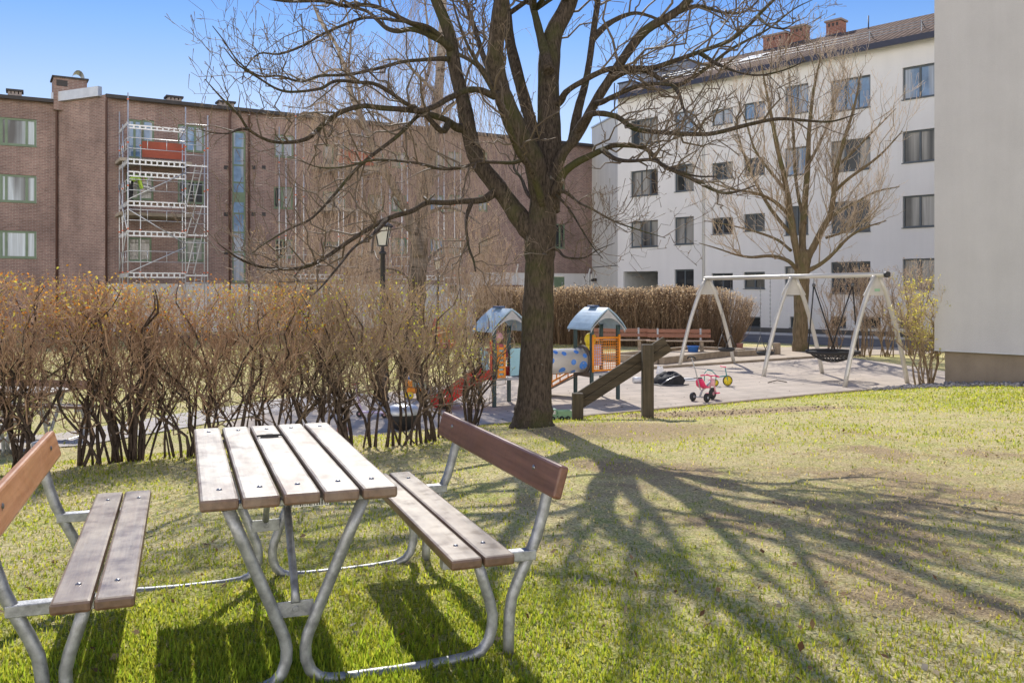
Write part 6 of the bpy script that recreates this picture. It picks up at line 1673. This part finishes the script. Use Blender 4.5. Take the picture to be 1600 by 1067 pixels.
# yellow wheeled toy bike
g=G(1131,603,PZ); yb=thing('toy_bike','small teal framed toy bike with yellow wheels behind the pink tricycle','toy bike',(g.x,g.y,PZ),R_(12))
wheel('front_wheel',(.09,0,.115),.115,.03,(0,1,0),M['rubber'],yb,M['yellow'],6); wheel('rear_wheel',(-.20,0,.075),.075,.03,(0,1,0),M['rubber'],yb,M['yellow'],6)
mb=MB(); mb.tube([(.09,0,.115),(.06,0,.26),(.03,0,.42)],.012,6); mb.tube([(-.20,0,.075),(-.18,0,.24),(-.28,0,.34),(-.40,0,.36),(-.46,0,.28),(-.46,0,.12)],.011,6); mb.tube([(-.20,0,.2),(.06,0,.22)],.013,6); mb.build('frame',M['teal'],yb,0,True)
mb=MB(); mb.tube([(-.02,-.13,.43),(.03,0,.42),(-.02,.13,.43)],.013,6); mb.build('handlebar',M['pink'],yb,0,True)
# kettle grill bowl on the paving by the hedge
g=G(630,674,PZ); kg=thing('kettle_grill','round black kettle bowl with a shiny silver rim lid behind the hedge','grill',(g.x,g.y,PZ))
mb=MB(); mb.lathe([(.001,0),(.09,.01),(.17,.06),(.22,.14),(.245,.24),(.245,.25),(.23,.24),(.001,.05)],(0,0,.01),28); mb.build('bowl',M['blackmetal'],kg,0,True)
mb=MB(); mb.lathe([(.248,.25),(.252,.27),(.235,.33),(.20,.37),(.12,.395),(.001,.40)],(0,0,.012),28); mb.build('lid',M['flash'],kg,0,True)
mb=MB(); mb.tube([(-.05,0,.405),(-.05,0,.44),(.05,0,.44),(.05,0,.405)],.01,6); mb.build('lid_handle',M['blackmetal'],kg,0,True)
for a in (.5,2.6,4.7):
    mb=MB(); mb.tube([(.15*math.cos(a),.15*math.sin(a),.06),(.2*math.cos(a),.2*math.sin(a),0)],.012,6); mb.build('leg',M['blackmetal'],kg,0,True)
# ball
g=G(535,681,PZ); t=thing('ball','peach coloured ball on the paving left of the kettle grill','ball',(g.x,g.y,PZ)); mb=MB(); mb.lathe([(.001,0)]+[(.085*math.sin(a),.085-.085*math.cos(a)) for a in np.linspace(.2,2.95,10)]+[(.001,.17)],(0,0,0),20); mb.build('ball_skin',M['ball'],t,0,True)
# lilac and pink kick scooter tipped over
g=G(572,652,PZ); t=thing('kick_scooter','lilac and pink toy scooter leaning over on the paving behind the hedge','scooter',(g.x,g.y,PZ),R_(-15))
mb=MB(); mb.box((.12,0,.09),(.42,.10,.03)); mb.build('deck',M['lilac'],t,.01,True)
mb=MB(); mb.tube([(-.08,0,.09),(-.12,0,.20),(-.18,-.03,.55)],.018,7); mb.build('stem',M['lilac'],t,0,True)
mb=MB(); mb.tube([(-.17,-.17,.55),(-.18,-.03,.56),(-.17,.11,.55)],.016,6); mb.build('handlebar',M['pink'],t,0,True)
for x in (-.12,.33): wheel('wheel',(x,0,.055),.055,.035,(0,1,0),M['rubber'],t,M['palepink'])
# orange and blue ride-on toy
g=G(648,622,PZ); t=thing('ride_on_toy','orange and light blue plastic ride on toy behind the hedge','toy',(g.x,g.y,PZ),R_(20))
mb=MB(); mb.box((0,0,.16),(.36,.20,.12)); mb.box((-.12,0,.28),(.12,.18,.16)); mb.build('body',M['orange'],t,.03,True)
mb=MB(); mb.box((.10,0,.25),(.16,.16,.08)); mb.build('seat',M['lightblue'],t,.025,True)
mb=MB(); mb.tube([(-.14,-.12,.40),(-.12,0,.42),(-.14,.12,.40)],.016,6); mb.build('handlebar',M['blue'],t,0,True)
for x in (-.12,.12):
    for y in (-.11,.11): wheel('wheel',(x,y,.07),.07,.04,(0,1,0),M['yellow'],t,M['blue'])
# green toy truck at the foot of the maple
g=Vector((P(873,655,12.6).x,12.75,gzf(.66,12.75)+.01)); gt=thing('toy_truck','pale green toy truck on the ground right of the big maple trunk','toy truck',g,R_(8))
mb=MB(); mb.box((-.09,0,.09),(.12,.14,.14)); mb.build('cab',M['toygreen'],gt,.012,True)
mb=MB(); mb.box((.085,0,.055),(.20,.14,.035)); mb.box((.085,-.066,.10),(.20,.01,.07)); mb.box((.085,.066,.10),(.20,.01,.07)); mb.box((.18,0,.10),(.01,.12,.07)); mb.build('dump_bed',M['toygreen'],gt,.004,True)
mb=MB(); mb.box((-.09,-.0715,.115),(.08,.004,.05)); mb.build('window',M['whiteplastic'],gt,0,True)
for x in (-.09,.04,.13):
    for y in (-.075,.075): wheel('wheel',(x,y,.032),.032,.025,(0,1,0),M['rubber'],gt,M['toygreen'])
# orange spring rider far behind
g=Vector(((694-800)/FP*27.0,27.0,LOW)); t=thing('spring_rider','orange red spring rider with looped handles far behind the hedge','spring rider',g,R_(10))
mb=MB(); mb.tube([(.09*math.cos(a),.09*math.sin(a),a*.020) for a in np.linspace(0,18,60)],.02,6); mb.build('spring',M['blackmetal'],t,0,True)
mb=MB(); mb.box((0,0,.46),(.62,.16,.16)); mb.build('seat_board',M['slidered'],t,.04,True)
for x,h in ((-.22,.75),(.02,.5),(.24,.7)):
    mb=MB(); mb.tube([(x-.10,0,.52),(x-.12,0,.52+h*.6),(x-.03,0,.52+h),(x+.05,0,.52+h*.7),(x+.08,0,.52)],.035,8); mb.build('loop_handle',M['orange'] if h<.6 else M['slidered'],t,0,True)

# ---- lamp posts
def lamp(label,px,Yl,ztop):
    x=(px-800)/FP*Yl; t=thing('street_lamp',label,'street lamp',(x,Yl,LOW),0,'old style lamp posts'); H_=ztop-LOW
    mb=MB(); mb.lathe([(.001,0),(.13,0),(.13,.06),(.095,.09),(.09,.9),(.10,.94),(.055,1.0),(.045,H_-.62),(.07,H_-.60),(.07,H_-.56),(.03,H_-.54),(.03,H_-.44)],(0,0,0),14); mb.build('post',M['blackmetal'],t,0,True)
    z0=H_-.44; z1=H_-.08; w0,w1=.075,.135
    mb=MB()
    for sx,sy in ((-1,-1),(-1,1),(1,-1),(1,1)): mb.beam((sx*w0,sy*w0,z0),(sx*w1,sy*w1,z1),.018,.018)
    for z,w in ((z0,w0),(z1,w1)):
        for s_ in (-1,1): mb.beam((-w,s_*w,z),(w,s_*w,z),.018,.018); mb.beam((s_*w,-w,z+.001),(s_*w,w,z+.001),.016,.016)
    mb.build('lantern_frame',M['blackmetal'],t,0,True)
    for a in range(4):
        Rm=rot('Z',a*math.pi/2); mb=MB(); mb.face([Rm@Vector(p) for p in ((-w0,-w0,z0),(w0,-w0,z0),(w1,-w1,z1),(-w1,-w1,z1))]); mb.build('lantern_pane',M['lampglass'],t,0,True)
    mb=MB(); mb.lathe([(.20,z1-.005),(.19,z1+.03),(.09,z1+.10),(.03,z1+.12),(.02,z1+.17),(.001,z1+.18)],(0,0,0),8,sm=False); mb.build('lantern_cap',M['blackmetal'],t,0,True)
lamp('black lamp post with a white glass lantern beside the birch trunk',598,17.2,2.76)
lamp('second, farther lamp post with a small lantern right of the birch trunk',684,36.0,2.75)
# scattered sticks on the paving
t=thing('stick','thin dark stick lying on the paving left of the basket swing shadow','stick',G(1215,598,PZ)); g=G(1215,598,PZ); mb=MB(); mb.tube([(g.x-.25,g.y-.1,PZ+.015),(g.x,g.y+.05,PZ+.05),(g.x+.2,g.y-.05,PZ+.02)],.012,5); mb.build('twig',M['stem'],t)
